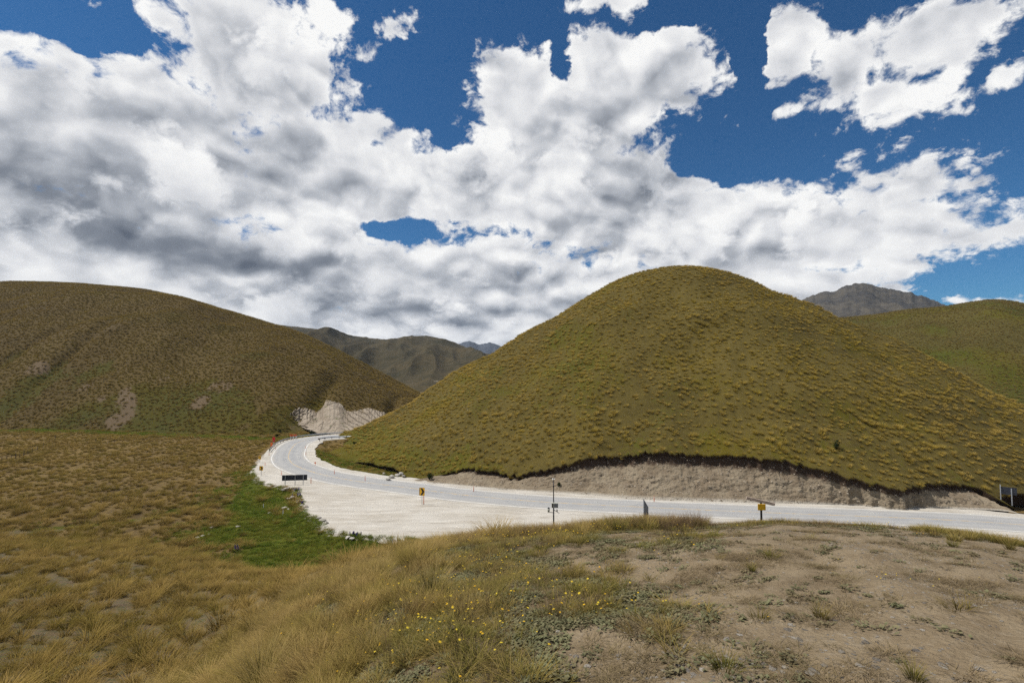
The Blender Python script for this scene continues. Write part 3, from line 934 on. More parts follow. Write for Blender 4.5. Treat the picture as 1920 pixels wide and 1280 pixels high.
for i, px in enumerate(pxu):
    yt = np.interp(px, tp[:, 0], tp[:, 1]) + 1.6 * float(fbm(np.array([px * .12]), np.array([3.0]), 3)[0])
    yb = np.interp(px, bp[:, 0], bp[:, 1])
    A_ = left_hit(px, yt); B_ = at_z(px, yb, .0)
    d1 = A_[1] - .3; d0 = min(B_[1], d1 - 1)
    for j, v in enumerate(np.linspace(0, 1, nv)):
        d = d1 + (d0 - d1) * v
        y_ = yt + (yb - yt) * v
        q = at_d(px, y_, d)
        RP[i, j] = q
# strata: tilted slabs stand proud of the face
ux = np.linspace(0, 34, nu)[:, None]; vz = np.linspace(0, 10, nv)[None, :]
k_ = ux * .9 - vz * .85
st = (np.abs(((k_ * .55 + .25 * fbm(ux * .3 + 0 * vz, vz * .3 + 0 * ux, 3)) % 1) - .5) * 2)
rel = (st - .5) * 1.3 * sstep(ux, 14, 19) + ridged(ux * .22 + 0 * vz, vz * .35 + 0 * ux + .3 * ux, 4) * .9 * (1 - .6 * sstep(ux, 14, 19)) + fbm(ux * 1.2 + 0 * vz, vz * 1.2 + 0 * ux, 3) * .35
win = np.minimum(sstep(np.linspace(0, 1, nv), 0, .12), 1 - sstep(np.linspace(0, 1, nv), .9, 1))[None, :]
RP[..., 1] -= rel * win * 1.0 + .8
def m_rockface():
    m, t, b = mat("pale_rock", .95, .1)
    p = objpos(t)
    n1 = t.noise(p, .22, 5, .6); n2 = t.noise(p, 1.1, 6, .7); n3 = t.noise(p, .5, 3, .5)
    c = t.mix(t.mr(n1, .35, .65), (.22, .180, .135), (.31, .262, .205))
    c = t.mix(t.mr(n2, .56, .70, 0, .8), c, (.20, .155, .11))
    c = t.mix(t.mr(n2, .40, .30, 0, .7), c, (.37, .325, .265))
    c = t.mix(t.mr(n3, .62, .70, 0, .85), c, (.075, .085, .025))
    c = t.mix(t.m('MULTIPLY', attr(t, 'crack'), t.mr(n2, .3, .55, .35, 1)), c, (.085, .066, .048))
    t.put(b.inputs['Base Color'], c)
    bump(t, b, n2, .9, .4)
    return m
crk = (1 - sstep(st, .10, .34)) * sstep(ux, 13, 17)
gul = (1 - sstep(np.abs(pnoise(ux * .45 + .35 * vz + 3, vz * .12 + 0 * ux)), .02, .12)) * (1 - sstep(ux, 12, 17)) * .8
T_ROCK = Terrain("rock_face", RP, m_rockface(), attrs={'green': np.zeros((nu, nv)), 'crack': np.maximum(crk, gul)}, flip=True)

# ================================================================== VEGETATION
def blades(n, h, r0, lean, droop, width, seg, seed, hvar=.3, flop=0.0):
    """a clump of tapering blades: vertices, quads, root-to-tip t, per-blade random"""
    r = np.random.default_rng(seed)
    V = []; F = []; T = []; K = []
    for i in range(n):
        a = r.uniform(0, 2 * math.pi); rad = r0 * math.sqrt(r.random())
        bx, by = math.cos(a) * rad, math.sin(a) * rad
        oa = a + r.normal(0, .5)
        L = h * (1 - hvar * r.random() * 1.6 + hvar * .3)
        ln = lean * (.25 + rad / (r0 + 1e-6)) * r.uniform(.5, 1.3) + flop * r.random()
        dr = droop * r.uniform(.4, 1.5)
        tw = oa + math.pi / 2 + r.normal(0, .6)
        wx, wy = math.cos(tw) * .5 * width, math.sin(tw) * .5 * width
        k = r.random(); b0 = len(V)
        for s in range(seg + 1):
            u = s / seg
            hor = ln * L * u + dr * L * u * u
            z = L * (u - .45 * dr * u * u - .12 * ln * u)
            x, y = bx + math.cos(oa) * hor, by + math.sin(oa) * hor
            w = (1 - u) ** .7 if s < seg else .08
            w = max(w, .08)
            V.append((x - wx * w, y - wy * w, z)); V.append((x + wx * w, y + wy * w, z)); T += [u, u]; K += [k, k]
        for s in range(seg):
            q = b0 + 2 * s
            F.append((q, q + 1, q + 3, q + 2))
    return np.array(V), np.array(F), np.array(T), np.array(K)

def m_grass(name, root, mid, tip, alt, transl=.30, big=.03, altgreen=None):
    """root to tip colours; alt = colour some blades and clumps drift to"""
    m = bpy.data.materials.new(name); m.use_nodes = True
    t = NT(m.node_tree); nt = m.node_tree; nt.nodes.clear()
    out_ = t.n('ShaderNodeOutputMaterial')
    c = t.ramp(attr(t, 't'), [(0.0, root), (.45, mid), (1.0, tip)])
    k = attr(t, 'k')
    inf = t.n('ShaderNodeObjectInfo').outputs['Random']
    pn = t.noise(objpos(t), big, 3, .6)
    f = t.m('MULTIPLY_ADD', k, .35, t.m('MULTIPLY_ADD', inf, .45, t.m('MULTIPLY_ADD', pn, 1.5, -.75)))
    c = t.mix(t.mr(f, .25, .75, 0, .85, 'LINEAR'), c, alt)
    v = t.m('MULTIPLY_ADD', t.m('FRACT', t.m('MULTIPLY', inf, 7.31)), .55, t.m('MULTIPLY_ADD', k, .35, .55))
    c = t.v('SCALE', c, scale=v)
    d = t.n('ShaderNodeBsdfDiffuse'); tr = t.n('ShaderNodeBsdfTranslucent')
    t.put(d.inputs[0], c); t.put(tr.inputs[0], c)
    mx = t.n('ShaderNodeMixShader'); mx.inputs[0].default_value = transl
    nt.links.new(d.outputs[0], mx.inputs[1]); nt.links.new(tr.outputs[0], mx.inputs[2]); nt.links.new(mx.outputs[0], out_.inputs[0])
    return m

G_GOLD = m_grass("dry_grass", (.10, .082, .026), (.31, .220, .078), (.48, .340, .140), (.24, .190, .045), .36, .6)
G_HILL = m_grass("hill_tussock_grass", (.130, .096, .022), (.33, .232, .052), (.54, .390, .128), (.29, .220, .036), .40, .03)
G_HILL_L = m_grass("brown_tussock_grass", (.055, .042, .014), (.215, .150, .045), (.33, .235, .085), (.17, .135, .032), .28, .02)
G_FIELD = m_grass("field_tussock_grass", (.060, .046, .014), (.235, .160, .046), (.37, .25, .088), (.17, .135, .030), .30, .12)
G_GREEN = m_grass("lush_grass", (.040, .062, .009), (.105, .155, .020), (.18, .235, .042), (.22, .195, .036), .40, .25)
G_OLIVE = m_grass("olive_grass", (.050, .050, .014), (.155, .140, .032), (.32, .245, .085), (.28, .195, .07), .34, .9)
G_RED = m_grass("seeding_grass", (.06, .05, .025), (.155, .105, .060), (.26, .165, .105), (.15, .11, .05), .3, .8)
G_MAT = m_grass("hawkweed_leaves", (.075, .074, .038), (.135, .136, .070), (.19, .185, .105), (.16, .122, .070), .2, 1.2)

def proto(name, data, m):
    V, F, T, K = data
    me = np_mesh(name, V, F, [m], False, {'t': T, 'k': K})
    return bpy.data.objects.new(name, me)      # never linked: only a source of mesh data

def rosette(seed):
    """flat mat of short grey-green leaves"""
    r = np.random.default_rng(seed)
    V = []; F = []; T = []; K = []
    for i in range(26):
        a = r.uniform(0, 2 * math.pi); L = r.uniform(.022, .048); w = L * r.uniform(.22, .34)
        c0 = np.array((r.normal(0, .045), r.normal(0, .045), r.uniform(.002, .012)))
        d = np.array((math.cos(a), math.sin(a), r.uniform(.10, .75))); s = np.array((-math.sin(a), math.cos(a), 0)) * w
        k = r.random(); b0 = len(V)
        for p in (c0, c0 + d * L * .5 + s, c0 + d * L * np.array((1, 1, .7)), c0 + d * L * .5 - s): V.append(p)
        F.append((b0, b0 + 1, b0 + 2, b0 + 3)); T += [0, .5, 1, .5]; K += [k] * 4
    return np.array(V), np.array(F), np.array(T), np.array(K)

def scatter(name, pts, nrm, scl, protos, idx=None, align=.6, kind='stuff', seed=1, yaw=None, flat=None):
    """one stuff object: its points carry instances of the prototypes"""
    n = len(pts)
    r = np.random.default_rng(seed)
    idx = r.integers(0, len(protos), n) if idx is None else idx
    yaw = r.uniform(0, 2 * math.pi, n) if yaw is None else yaw
    up = np.array((0, 0, 1.0)) * (1 - align) + nrm * align
    up /= np.linalg.norm(up, axis=1)[:, None]
    # euler XYZ that takes Z to up after a spin about Z
    tilt = np.arccos(np.clip(up[:, 2], -1, 1)); ta = np.arctan2(up[:, 1], up[:, 0])
    # R = Rz(ta) Ry(tilt) Rz(yaw - ta)
    c1, s1 = np.cos(ta), np.sin(ta); c2, s2 = np.cos(tilt), np.sin(tilt); c3, s3 = np.cos(yaw - ta), np.sin(yaw - ta)
    R00 = c1 * c2 * c3 - s1 * s3; R10 = s1 * c2 * c3 + c1 * s3; R20 = -s2 * c3
    R21 = s2 * s3; R22 = c2
    ex = np.arctan2(R21, R22); ey = -np.arcsin(np.clip(R20, -1, 1)); ez = np.arctan2(R10, R00)
    rot = np.stack([ex, ey, ez], 1)
    sc = np.asarray(scl, float)
    if sc.ndim == 1: sc = np.repeat(sc[:, None], 3, 1)
    me = bpy.data.meshes.new(name)
    me.vertices.add(n); me.vertices.foreach_set("co", np.asarray(pts, np.float32).ravel())
    a = me.attributes.new("rot", 'FLOAT_VECTOR', 'POINT'); a.data.foreach_set("vector", rot.astype(np.float32).ravel())
    a = me.attributes.new("scl", 'FLOAT_VECTOR', 'POINT'); a.data.foreach_set("vector", sc.astype(np.float32).ravel())
    a = me.attributes.new("idx", 'INT', 'POINT'); a.data.foreach_set("value", idx.astype(np.int32))
    o = link(bpy.data.objects.new(name, me)); o["kind"] = kind
    g = bpy.data.node_groups.new(name + "_scatter", 'GeometryNodeTree')
    g.interface.new_socket("Geometry", in_out='INPUT', socket_type='NodeSocketGeometry')
    g.interface.new_socket("Geometry", in_out='OUTPUT', socket_type='NodeSocketGeometry')
    gi = g.nodes.new('NodeGroupInput'); go = g.nodes.new('NodeGroupOutput'); jn = g.nodes.new('GeometryNodeJoinGeometry')
    def named(nm, dt):
        q = g.nodes.new('GeometryNodeInputNamedAttribute'); q.data_type = dt; q.inputs[0].default_value = nm
        return q.outputs[0]
    ra, sa_, ia = named("rot", 'FLOAT_VECTOR'), named("scl", 'FLOAT_VECTOR'), named("idx", 'INT')
    e2r = g.nodes.new('FunctionNodeEulerToRotation'); g.links.new(ra, e2r.inputs[0])
    for k, po in enumerate(protos):
        oi = g.nodes.new('GeometryNodeObjectInfo'); oi.inputs['Object'].default_value = po; oi.inputs['As Instance'].default_value = True
        ip = g.nodes.new('GeometryNodeInstanceOnPoints')
        cmpn = g.nodes.new('FunctionNodeCompare'); cmpn.data_type = 'INT'; cmpn.operation = 'EQUAL'
        g.links.new(ia, cmpn.inputs[2]); cmpn.inputs[3].default_value = k
        g.links.new(gi.outputs[0], ip.inputs['Points']); g.links.new(cmpn.outputs[0], ip.inputs['Selection'])
        g.links.new(oi.outputs['Geometry'], ip.inputs['Instance'])
        g.links.new(e2r.outputs[0], ip.inputs['Rotation']); g.links.new(sa_, ip.inputs['Scale'])
        g.links.new(ip.outputs[0], jn.inputs[0])
    g.links.new(jn.outputs[0], go.inputs[0])
    md = o.modifiers.new("scatter", 'NODES'); md.node_group = g
    return o

def place(name, po, p, yaw, s, label, cat, group, tilt=None):
    """one real object sharing a prototype's mesh"""
    o = bpy.data.objects.new(name, po.data)
    o.location = p; o.rotation_euler = (tilt[0] if tilt else 0, tilt[1] if tilt else 0, yaw); o.scale = (s, s, s) if np.ndim(s) == 0 else s
    link(o); tag(o, label, cat, group)
    return o

# ---- prototypes
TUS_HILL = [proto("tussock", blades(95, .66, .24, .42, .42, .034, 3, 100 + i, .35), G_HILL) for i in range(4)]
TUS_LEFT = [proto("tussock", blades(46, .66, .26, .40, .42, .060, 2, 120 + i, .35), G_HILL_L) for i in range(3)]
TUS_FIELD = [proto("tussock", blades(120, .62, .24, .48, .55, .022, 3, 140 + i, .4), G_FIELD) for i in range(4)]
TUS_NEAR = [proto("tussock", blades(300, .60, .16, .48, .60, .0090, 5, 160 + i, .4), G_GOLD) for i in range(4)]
G_TALL = m_grass("green_gold_tussock", (.060, .070, .014), (.230, .195, .050), (.58, .43, .20), (.36, .26, .10), .40, .9)
TUS_SINGLE = [proto("tussock", blades(420, .78, .14, .30, .36, .0095, 6, 170 + i, .45), G_TALL) for i in range(4)]
LUSH = [proto("grass_clump", blades(70, .34, .28, .45, .35, .022, 3, 180 + i, .5), G_GREEN) for i in range(4)]
FINE = [proto("grass_clump", blades(60, .30, .10, .35, .45, .0062, 4, 200 + i, .55), G_GOLD) for i in range(4)]
SHORT = [proto("grass_clump", blades(50, .13, .09, .6, .6, .0058, 3, 220 + i, .55, .3), G_OLIVE) for i in range(4)]
SEED = [proto("grass_clump", blades(34, .42, .13, .22, .30, .0045, 4, 240 + i, .45), G_RED) for i in range(3)]
G_DEAD = m_grass("dead_grass", (.12, .092, .052), (.23, .172, .100), (.33, .25, .155), (.17, .135, .066), .3, 1.0)
DRY = [proto("grass_clump", blades(44, .085, .10, 1.0, .8, .0055, 3, 260 + i, .6, .8), G_DEAD) for i in range(3)]
TUFT = [proto("grass_clump", blades(110, .16, .06, .42, .40, .0052, 3, 280 + i, .4), G_OLIVE) for i in range(3)]
MATS = [proto("leaf_mat", rosette(300 + i), G_MAT) for i in range(4)]

def in_view(p, margin=120):
    px, py = project(p)
    return (p[:, 1] > .5) & (px > -margin) & (px < 1920 + margin) & (py < 1280 + margin)

def thin(p, n, cell, r=None):
    """one point per cell: plants keep their distance"""
    wob = .35 * cell
    q = np.floor((p[:, :2] + wob * np.stack([np.sin(p[:, 1] * 1.7), np.sin(p[:, 0] * 1.3)], 1)) / cell).astype(np.int64)
    key = q[:, 0] * 1000003 + q[:, 1]
    _, i = np.unique(key, return_index=True)
    return p[i], n[i]
# ---- hills
def w_cone(c, n):
    px, py = project(c)
    w = np.where((c[:, 1] < 170) & (n[:, 2] > .3) & (c[:, 2] > -.3), 1.0, 0.0)
    return w * (.55 + .9 * np.clip(.5 + fbm(c[:, 0] * .08, c[:, 1] * .08, 2), 0, 1.2))
p, n = thin(*T_CONE.sample(46000, w_cone), .92)
k = rng.random(len(p)) < np.clip(.9 + .45 * fbm(p[:, 0] * .07, p[:, 1] * .07 + 3, 3), .35, 1); p, n = p[k], n[k]
k = in_view(p, 60); p, n = p[k], n[k]
scatter("hill_tussocks", p, n, rng.uniform(.45, .95, len(p)) * (.9 + .6 * rng.random(len(p)) ** 3) * (1 + .22 * fbm(p[:, 0] * .05, p[:, 1] * .05, 2)), TUS_HILL, align=.45, seed=2)

def w_left(c, n):
    gl = T_LEFT_bare(c) * (project(c)[0] > -40) * (c[:, 1] < 395)
    return np.where(c[:, 2] > -.8, 1.0, 0) * gl * (.5 + np.clip(.6 + .9 * fbm(c[:, 0] * .04, c[:, 1] * .04, 2), .05, 1.4))
def T_LEFT_bare(c):
    b = .30 * fbm(c[:, 0] * .035 + 7, c[:, 1] * .05, 3) + .12
    return (1 - .8 * sstep(b, .25, .45)) * (1 - .95 * spot_sum(c[:, 0], c[:, 1], c[:, 2], SC_B)) * (1 - .7 * spot_sum(c[:, 0], c[:, 1], c[:, 2], SC_G))
def below_skyline(p, T, nv):
    """drop points that lie behind a patch's ridge"""
    return p
p, n = thin(*T_LEFT.sample(110000, w_left), 1.25)
pxx, pyy = project(p)
k = in_view(p, 40) & (p[:, 1] < 395); p, n = p[k], n[k]
scatter("left_hill_tussocks", p, n, rng.uniform(.75, 1.35, len(p)), TUS_LEFT, align=.4, seed=3)
p, n = T_RIGHT.sample(45000, lambda c, n: np.where(c[:, 1] < 345, 1.0, 0) * (.4 + np.clip(.6 + fbm(c[:, 0] * .05, c[:, 1] * .05, 2), .05, 1.4)))
k = in_view(p, 40); p, n = thin(p[k], n[k], 1.25)
scatter("right_hill_tussocks", p, n, rng.uniform(.65, 1.15, len(p)), TUS_LEFT, align=.4, seed=4)  # darker tussock set reused, carrying this hill's shade in its colour

# ---- valley floor
def fgreen(c):
    return np.maximum(sstep(sdf(c[:, 0], c[:, 1], GREEN) + 4 * fbm(c[:, 0] * .12, c[:, 1] * .12, 3), -6, 4), np.exp(-(seg_dist(c[:, 0], c[:, 1], STRIP) / 2.6) ** 2))
def offroad(c):
    return (sdf(c[:, 0], c[:, 1], GRAVEL) < -.6) & (seg_dist(c[:, 0], c[:, 1], RC[::4]) > 6.6)
def not_knoll(c, gap=.1):
    return knoll_z(c[:, 0], c[:, 1]) < c[:, 2] + gap
def outside_cone(c):
    return cone_z0(c[:, 0], c[:, 1]) < .1
def w_field(c, n):
    v = (c[:, 0] > -230) & (c[:, 0] < 60) & (c[:, 1] > 30) & (c[:, 1] < 172)
    w = np.where(v, 1.0, 0.0)
    w[v] *= (1 - .97 * fgreen(c[v])) * (.45 + np.clip(.7 + 1.0 * fbm(c[v][:, 0] * .09, c[v][:, 1] * .09, 3), 0, 1.6))
    w[v] *= 1 - .8 * np.exp(-(seg_dist(c[v][:, 0], c[v][:, 1], DITCH) / 1.4) ** 2)
    return w
p, n = thin(*T_GROUND.sample(60000, w_field), .82)
k = in_view(p, 60); p, n = p[k], n[k]
k = offroad(p) & not_knoll(p, .4) & outside_cone(p); p, n = p[k], n[k]
fs = rng.uniform(.6, 1.15, len(p)) * (.8 + .8 * rng.random(len(p)) ** 3) * np.where(p[:, 1] < 80, 1.25, 1.0)
# the tussocks that show largest on the valley floor are objects of their own
dist = np.hypot(p[:, 0], p[:, 1]); order = np.argsort(-fs / dist)
px_, py_ = project(p)
vis = (px_[order] > 5) & (px_[order] < 700) & (py_[order] < 1060)
solo = order[vis][:90]
rest = np.setdiff1d(np.arange(len(p)), solo)
scatter("field_tussocks", p[rest], n[rest], fs[rest], TUS_FIELD, align=.3, seed=5)
for i in solo:
    place("tussock", TUS_FIELD[i % 4], p[i] - (0, 0, .03), rng.uniform(0, 6.28), fs[i], "golden tussock standing in the tussock field on the valley floor left of the road", "tussock", "large tussocks on the valley floor")

def w_lush(c, n):
    v = (c[:, 0] > -230) & (c[:, 0] < 40) & (c[:, 1] > 30) & (c[:, 1] < 185)
    w = np.where(v, 1.0, 0.0); cv = c[v]
    gg = np.maximum.reduce([fgreen(cv), .55 * np.exp(-(seg_dist(cv[:, 0], cv[:, 1], DITCH) / 1.5) ** 2), .7 * sstep(sdf(cv[:, 0], cv[:, 1], INNER), -2.5, 1)])
    w[v] *= gg * (.3 + np.clip(.7 + fbm(cv[:, 0] * .25, cv[:, 1] * .25, 2), 0, 1.5))
    return w
p, n = T_GROUND.sample(13000, w_lush)
k = in_view(p, 60); p, n = p[k], n[k]
k = (sdf(p[:, 0], p[:, 1], GRAVEL) < -.25) & (seg_dist(p[:, 0], p[:, 1], RC[::4]) > 6.3) & not_knoll(p, .4); p, n = p[k], n[k]
scatter("lush_grass", p, n, rng.uniform(.5, 1.25, len(p)), LUSH, align=.3, seed=6)

# ---- knoll
def kpx(c):
    return 960 + FPX * np.tan(np.clip(np.arctan2(c[:, 0], c[:, 1]), -1.2, 1.2))
def kvis(c):
    az = np.arctan2(c[:, 0], c[:, 1])
    return (np.abs(az) < 1.0) & (c[:, 1] > .8) & (c[:, 2] > -1.0)
def brow(c):
    """1 along the outer rim of the knoll"""
    az = np.arctan2(c[:, 0], c[:, 1]); r = np.hypot(c[:, 0], c[:, 1])
    S, rc = knoll_params(az)
    return np.exp(-((r - rc * 1.03) / (.13 * rc)) ** 2)
def leftness(c):
    px = kpx(c); r = np.hypot(c[:, 0], c[:, 1])
    return 1 - sstep(px + 230 * fbm(c[:, 0] * .5, c[:, 1] * .5, 3) + 16 * np.clip(8 - r, -30, 8), 560, 860)
def rr(c): return np.hypot(c[:, 0], c[:, 1])

def knoll_hit(px, py):
    x, y, z = ray(px, py)
    d = np.geomspace(1.0, 60, 3000)
    k = np.nonzero(H + z * d < knoll_z(x * d, d))[0]
    dd = d[k[0]] if len(k) else 20.0
    return np.array((x * dd, dd, float(knoll_z(x * dd, dd))))
SPECIAL = [
    (490, 1296, .85, 0, "largest golden tussock, at the bottom edge left of centre"),
    (812, 1118, .62, 0, "green-gold tussock with dark base amid yellow flowers left of centre"),
    (893, 1152, .34, 1, "small reddish-gold tussock right of the green-gold one"),
    (695, 1222, .34, 2, "small golden tussock near the bottom, right of the largest one"),
    (650, 1092, .5, 3, "golden tussock on the left brow above the flowers"),
    (720, 1085, .6, 1, "broad golden tussock where the left brow meets the pale gravel"),
]
SPOT = np.array([knoll_hit(px, min(py, 1300))[:2] for (px, py, s, k, lab) in SPECIAL]); SPOT_R = np.array([.42 * s / .5 for (px, py, s, k, lab) in SPECIAL])
def clear_of(c):
    w = np.ones(len(c))
    for (x, y), r_ in zip(SPOT, SPOT_R): w *= 1 - .97 * np.exp(-(np.hypot(c[:, 0] - x, c[:, 1] - y) / r_) ** 4)
    return w
# golden long grass of the left slope
def w_fine(c, n):
    r = rr(c); L = leftness(c)
    d = np.where(r < 18, 1.0, 0) * np.minimum(1, 5.0 / np.maximum(r, 2)) * (1 - .8 * sstep(r, 8, 15))
    patch_ = np.clip(.35 + 1.7 * fbm(c[:, 0] * 1.1, c[:, 1] * 1.1, 3), .02, 1.8)
    return clear_of(c) * np.where(kvis(c), 1, 0) * d * sstep(kpx(c), 280, 420) * (L * patch_ + .9 * brow(c) * (kpx(c) < 1150))
p, n = T_KNOLL.sample(3600, w_fine)
k = in_view(p, 200); p, n = p[k], n[k]
scatter("long_dry_grass", p, n, rng.uniform(.6, 1.25, len(p)) * np.clip(.7 + rr(p) * .03, .7, 1.6), FINE, align=.25, seed=7)
# tussocks farther down the left slope
def w_slope(c, n):
    r = rr(c)
    return clear_of(c) * np.where(kvis(c) & (r > 4) & (r < 105), 1, 0) * (leftness(c) + .10 * (kpx(c) < 900)) * np.clip(.5 + 1.5 * fbm(c[:, 0] * .45, c[:, 1] * .45, 3), .06, 1.5) * np.clip(14 / r, .4, 1) * np.where(kpx(c) < 420, 1.4, 1.0)
p, n = thin(*T_KNOLL.sample(12000, w_slope), .78)
k = in_view(p, 100) & (sdf(p[:, 0], p[:, 1], GRAVEL) < -1) & (sdf(p[:, 0], p[:, 1], GREEN) < 0); p, n = p[k], n[k]
fs = rng.uniform(.45, .95, len(p)) * (.8 + .7 * rng.random(len(p)) ** 3) * np.interp(rr(p), [5, 14, 40], [.75, 1.0, 1.3])
dist = np.linalg.norm(p - (0, 0, H), axis=1); px_, py_ = project(p)
order = np.argsort(-fs / dist); vis = (px_[order] > 5) & (px_[order] < 900) & (py_[order] < 1270)
solo = order[vis][:130]; rest = np.setdiff1d(np.arange(len(p)), solo)
rn = rest[dist[rest] < 17]; rf = rest[dist[rest] >= 17]
scatter("slope_tussocks", p[rf], n[rf], fs[rf], TUS_FIELD, align=.3, seed=8)
scatter("near_tussocks", p[rn], n[rn], fs[rn] * .9, TUS_NEAR, align=.3, seed=18)
for i in solo:
    near_ = dist[i] < 16
    place("tussock", (TUS_NEAR if near_ else TUS_FIELD)[i % 4], p[i] - (0, 0, .03), rng.uniform(0, 6.28), fs[i] * (.85 if near_ else 1), "dry golden tussock among the long grass of the knoll's left slope", "tussock", "tussocks on the left slope of the knoll")

# low turf, seed heads, leaf mats, dead grass
def w_short(c, n):
    r = rr(c); b = knoll_bare(c[:, 0], c[:, 1])
    return np.where(kvis(c) & (r < 18), 1, 0) * np.minimum(1, 5 / np.maximum(r, 1.5)) * (1.03 - b) ** 2 * np.clip(.45 + 1.3 * fbm(c[:, 0] * 1.3 + 3, c[:, 1] * 1.3, 3), .04, 1.5) * (1 - .5 * leftness(c))
p, n = T_KNOLL.sample(6500, w_short); k = in_view(p, 60); p, n = p[k], n[k]
scatter("short_turf", p, n, rng.uniform(.5, 1.2, len(p)), SHORT, align=.4, seed=9)
def w_seed(c, n):
    r = rr(c); b = knoll_bare(c[:, 0], c[:, 1])
    return np.where(kvis(c) & (r < 20), 1, 0) * (2.6 * brow(c) * np.clip(.6 + 1.4 * fbm(c[:, 0] * .7, c[:, 1] * .7, 2), .1, 1.6) + .16 * np.clip(1 - 2 * b, 0, 1) * np.minimum(1, 5 / np.maximum(r, 2)))
p, n = T_KNOLL.sample(3800, w_seed); k = in_view(p, 60); p, n = p[k], n[k]
tall = np.where(kpx(p) > 1320, .34, .75) * np.where((kpx(p) > 1080) & (kpx(p) < 1310), 1.25, 1)
scatter("seeding_grass", p, n, rng.uniform(.55, 1.15, len(p)) * tall, SEED, align=.2, seed=10)
# green tall clumps on the brow right of the mast
p, n = T_KNOLL.sample(300, lambda c, n: np.where(kvis(c), 1, 0) * np.exp(-((kpx(c) - 1210) / 75) ** 4) * brow(c) * np.clip(.3 + 1.6 * fbm(c[:, 0] * 1.3, c[:, 1] * 1.3, 3), .03, 1.5))
scatter("brow_grass", p, n, rng.uniform(.9, 2.5, len(p)), TUFT, align=.2, seed=11)
p, n = T_KNOLL.sample(300, lambda c, n: np.where(kvis(c) & (kpx(c) > 1700) & (kpx(c) < 2050), 1, 0) * brow(c))
scatter("brow_grass", p, n, rng.uniform(.7, 1.3, len(p)), TUFT, align=.2, seed=12)
def w_mat(c, n):
    r = rr(c); b = knoll_bare(c[:, 0], c[:, 1])
    return np.where(kvis(c) & (r < 13), 1, 0) * np.minimum(1, 4 / np.maximum(r, 1.5)) * (1 - .85 * leftness(c)) * (1.05 - b) * np.clip(.3 + 1.5 * fbm(c[:, 0] * 1.0 - 6, c[:, 1] * 1.0, 3), .02, 1.5)
p, n = T_KNOLL.sample(11000, w_mat); k = in_view(p, 40); p, n = p[k], n[k]
scatter("leaf_mats", p, n, rng.uniform(.55, 1.25, len(p)), MATS, align=.9, seed=13)
def w_dry(c, n):
    r = rr(c)
    return np.where(kvis(c) & (r < 15) & (kpx(c) > 850), 1, 0) * (1 - .45 * sstep(kpx(c), 1450, 1750)) * np.minimum(1, 4 / np.maximum(r, 1.5)) * np.clip(.12 + 1.2 * fbm(c[:, 0] * 1.3 + 13, c[:, 1] * 1.3, 4), .05, 1.3)
p, n = T_KNOLL.sample(2600, w_dry); k = in_view(p, 40); p, n = p[k], n[k]
scatter("dead_grass", p, n, rng.uniform(.45, .95, len(p)), DRY, align=.8, seed=14)

# stones on the bare ground
def stone_mesh(seed, m):
    r = np.random.default_rng(seed)
    b = bmesh.new(); bmesh.ops.create_icosphere(b, subdivisions=1, radius=1)
    sc = np.array((r.uniform(.8, 1.3), r.uniform(.6, 1.0), r.uniform(.35, .65)))
    for v in b.verts:
        f = r.uniform(.72, 1.15)
        v.co = Vector((v.co.x * sc[0] * f, v.co.y * sc[1] * f, v.co.z * sc[2] * f))
    me = bpy.data.meshes.new("stone"); b.to_mesh(me); b.free()
    me.materials.append(m)
    return me
def m_stone(name, a, b_):
    m, t, b = mat(name, .9, .2)
    inf = t.n('ShaderNodeObjectInfo').outputs['Random']
    tc = t.n('ShaderNodeTexCoord').outputs['Object']
    n = t.noise(tc, 2.5, 5, .6)
    c = t.mix(t.mr(t.m('MULTIPLY_ADD', n, .4, t.m('MULTIPLY', inf, .7)), .2, .9, 0, 1, 'LINEAR'), a, b_)
    t.put(b.inputs['Base Color'], c); bump(t, b, n, .6, .1)
    return m
M_STONE = m_stone("grey_stone", (.12, .105, .088), (.34, .305, .255))
M_PALE = m_stone("pale_stone", (.24, .22, .19), (.46, .43, .38))
STONES = [bpy.data.objects.new("stone", stone_mesh(400 + i, M_STONE)) for i in range(5)]
M_RUB = m_stone("earth_clod", (.11, .085, .060), (.34, .29, .225))
RUBBLE = [bpy.data.objects.new("clod", stone_mesh(440 + i, M_RUB)) for i in range(4)]
PALE = [bpy.data.objects.new("rock", stone_mesh(420 + i, M_PALE)) for i in range(4)]
def w_stone(c, n):
    r = rr(c)
    return np.where(kvis(c) & (r < 13), 1, 0) * np.minimum(1, 3.5 / np.maximum(r, 1.2)) * (knoll_bare(c[:, 0], c[:, 1]) + .03) * np.clip(.6 + 1.2 * fbm(c[:, 0] * .8 + 31, c[:, 1] * .8, 3), .05, 1.5)
p, n = T_KNOLL.sample(9000, w_stone); k = in_view(p, 20); p, n = p[k], n[k]
ssz = .006 + .016 * rng.random(len(p)) ** 3
order = np.argsort(-ssz / rr(p))
px_, py_ = project(p); ok = (px_[order] > 20) & (px_[order] < 1900) & (py_[order] < 1265)
solo = order[ok][:60]; rest = np.setdiff1d(np.arange(len(p)), solo)
scatter("loose_stones", p[rest], n[rest], ssz[rest], STONES, align=.7, seed=15)
for i in solo:
    place("stone", STONES[i % 5], p[i], rng.uniform(0, 6.28), ssz[i] * 1.5, "small grey stone lying on the bare dirt of the knoll's right side", "stone", "loose stones on the bare dirt")
# earth and rock crumbs on the cutting
p, n = T_CUT.sample(5200, lambda c, n: np.clip(.4 + fbm(c[:, 0] * .5, c[:, 2] * .9, 2), .05, 1.4))
scatter("cutting_rubble", p, n, .04 + .15 * rng.random(len(p)) ** 4, RUBBLE, align=.5, seed=16)

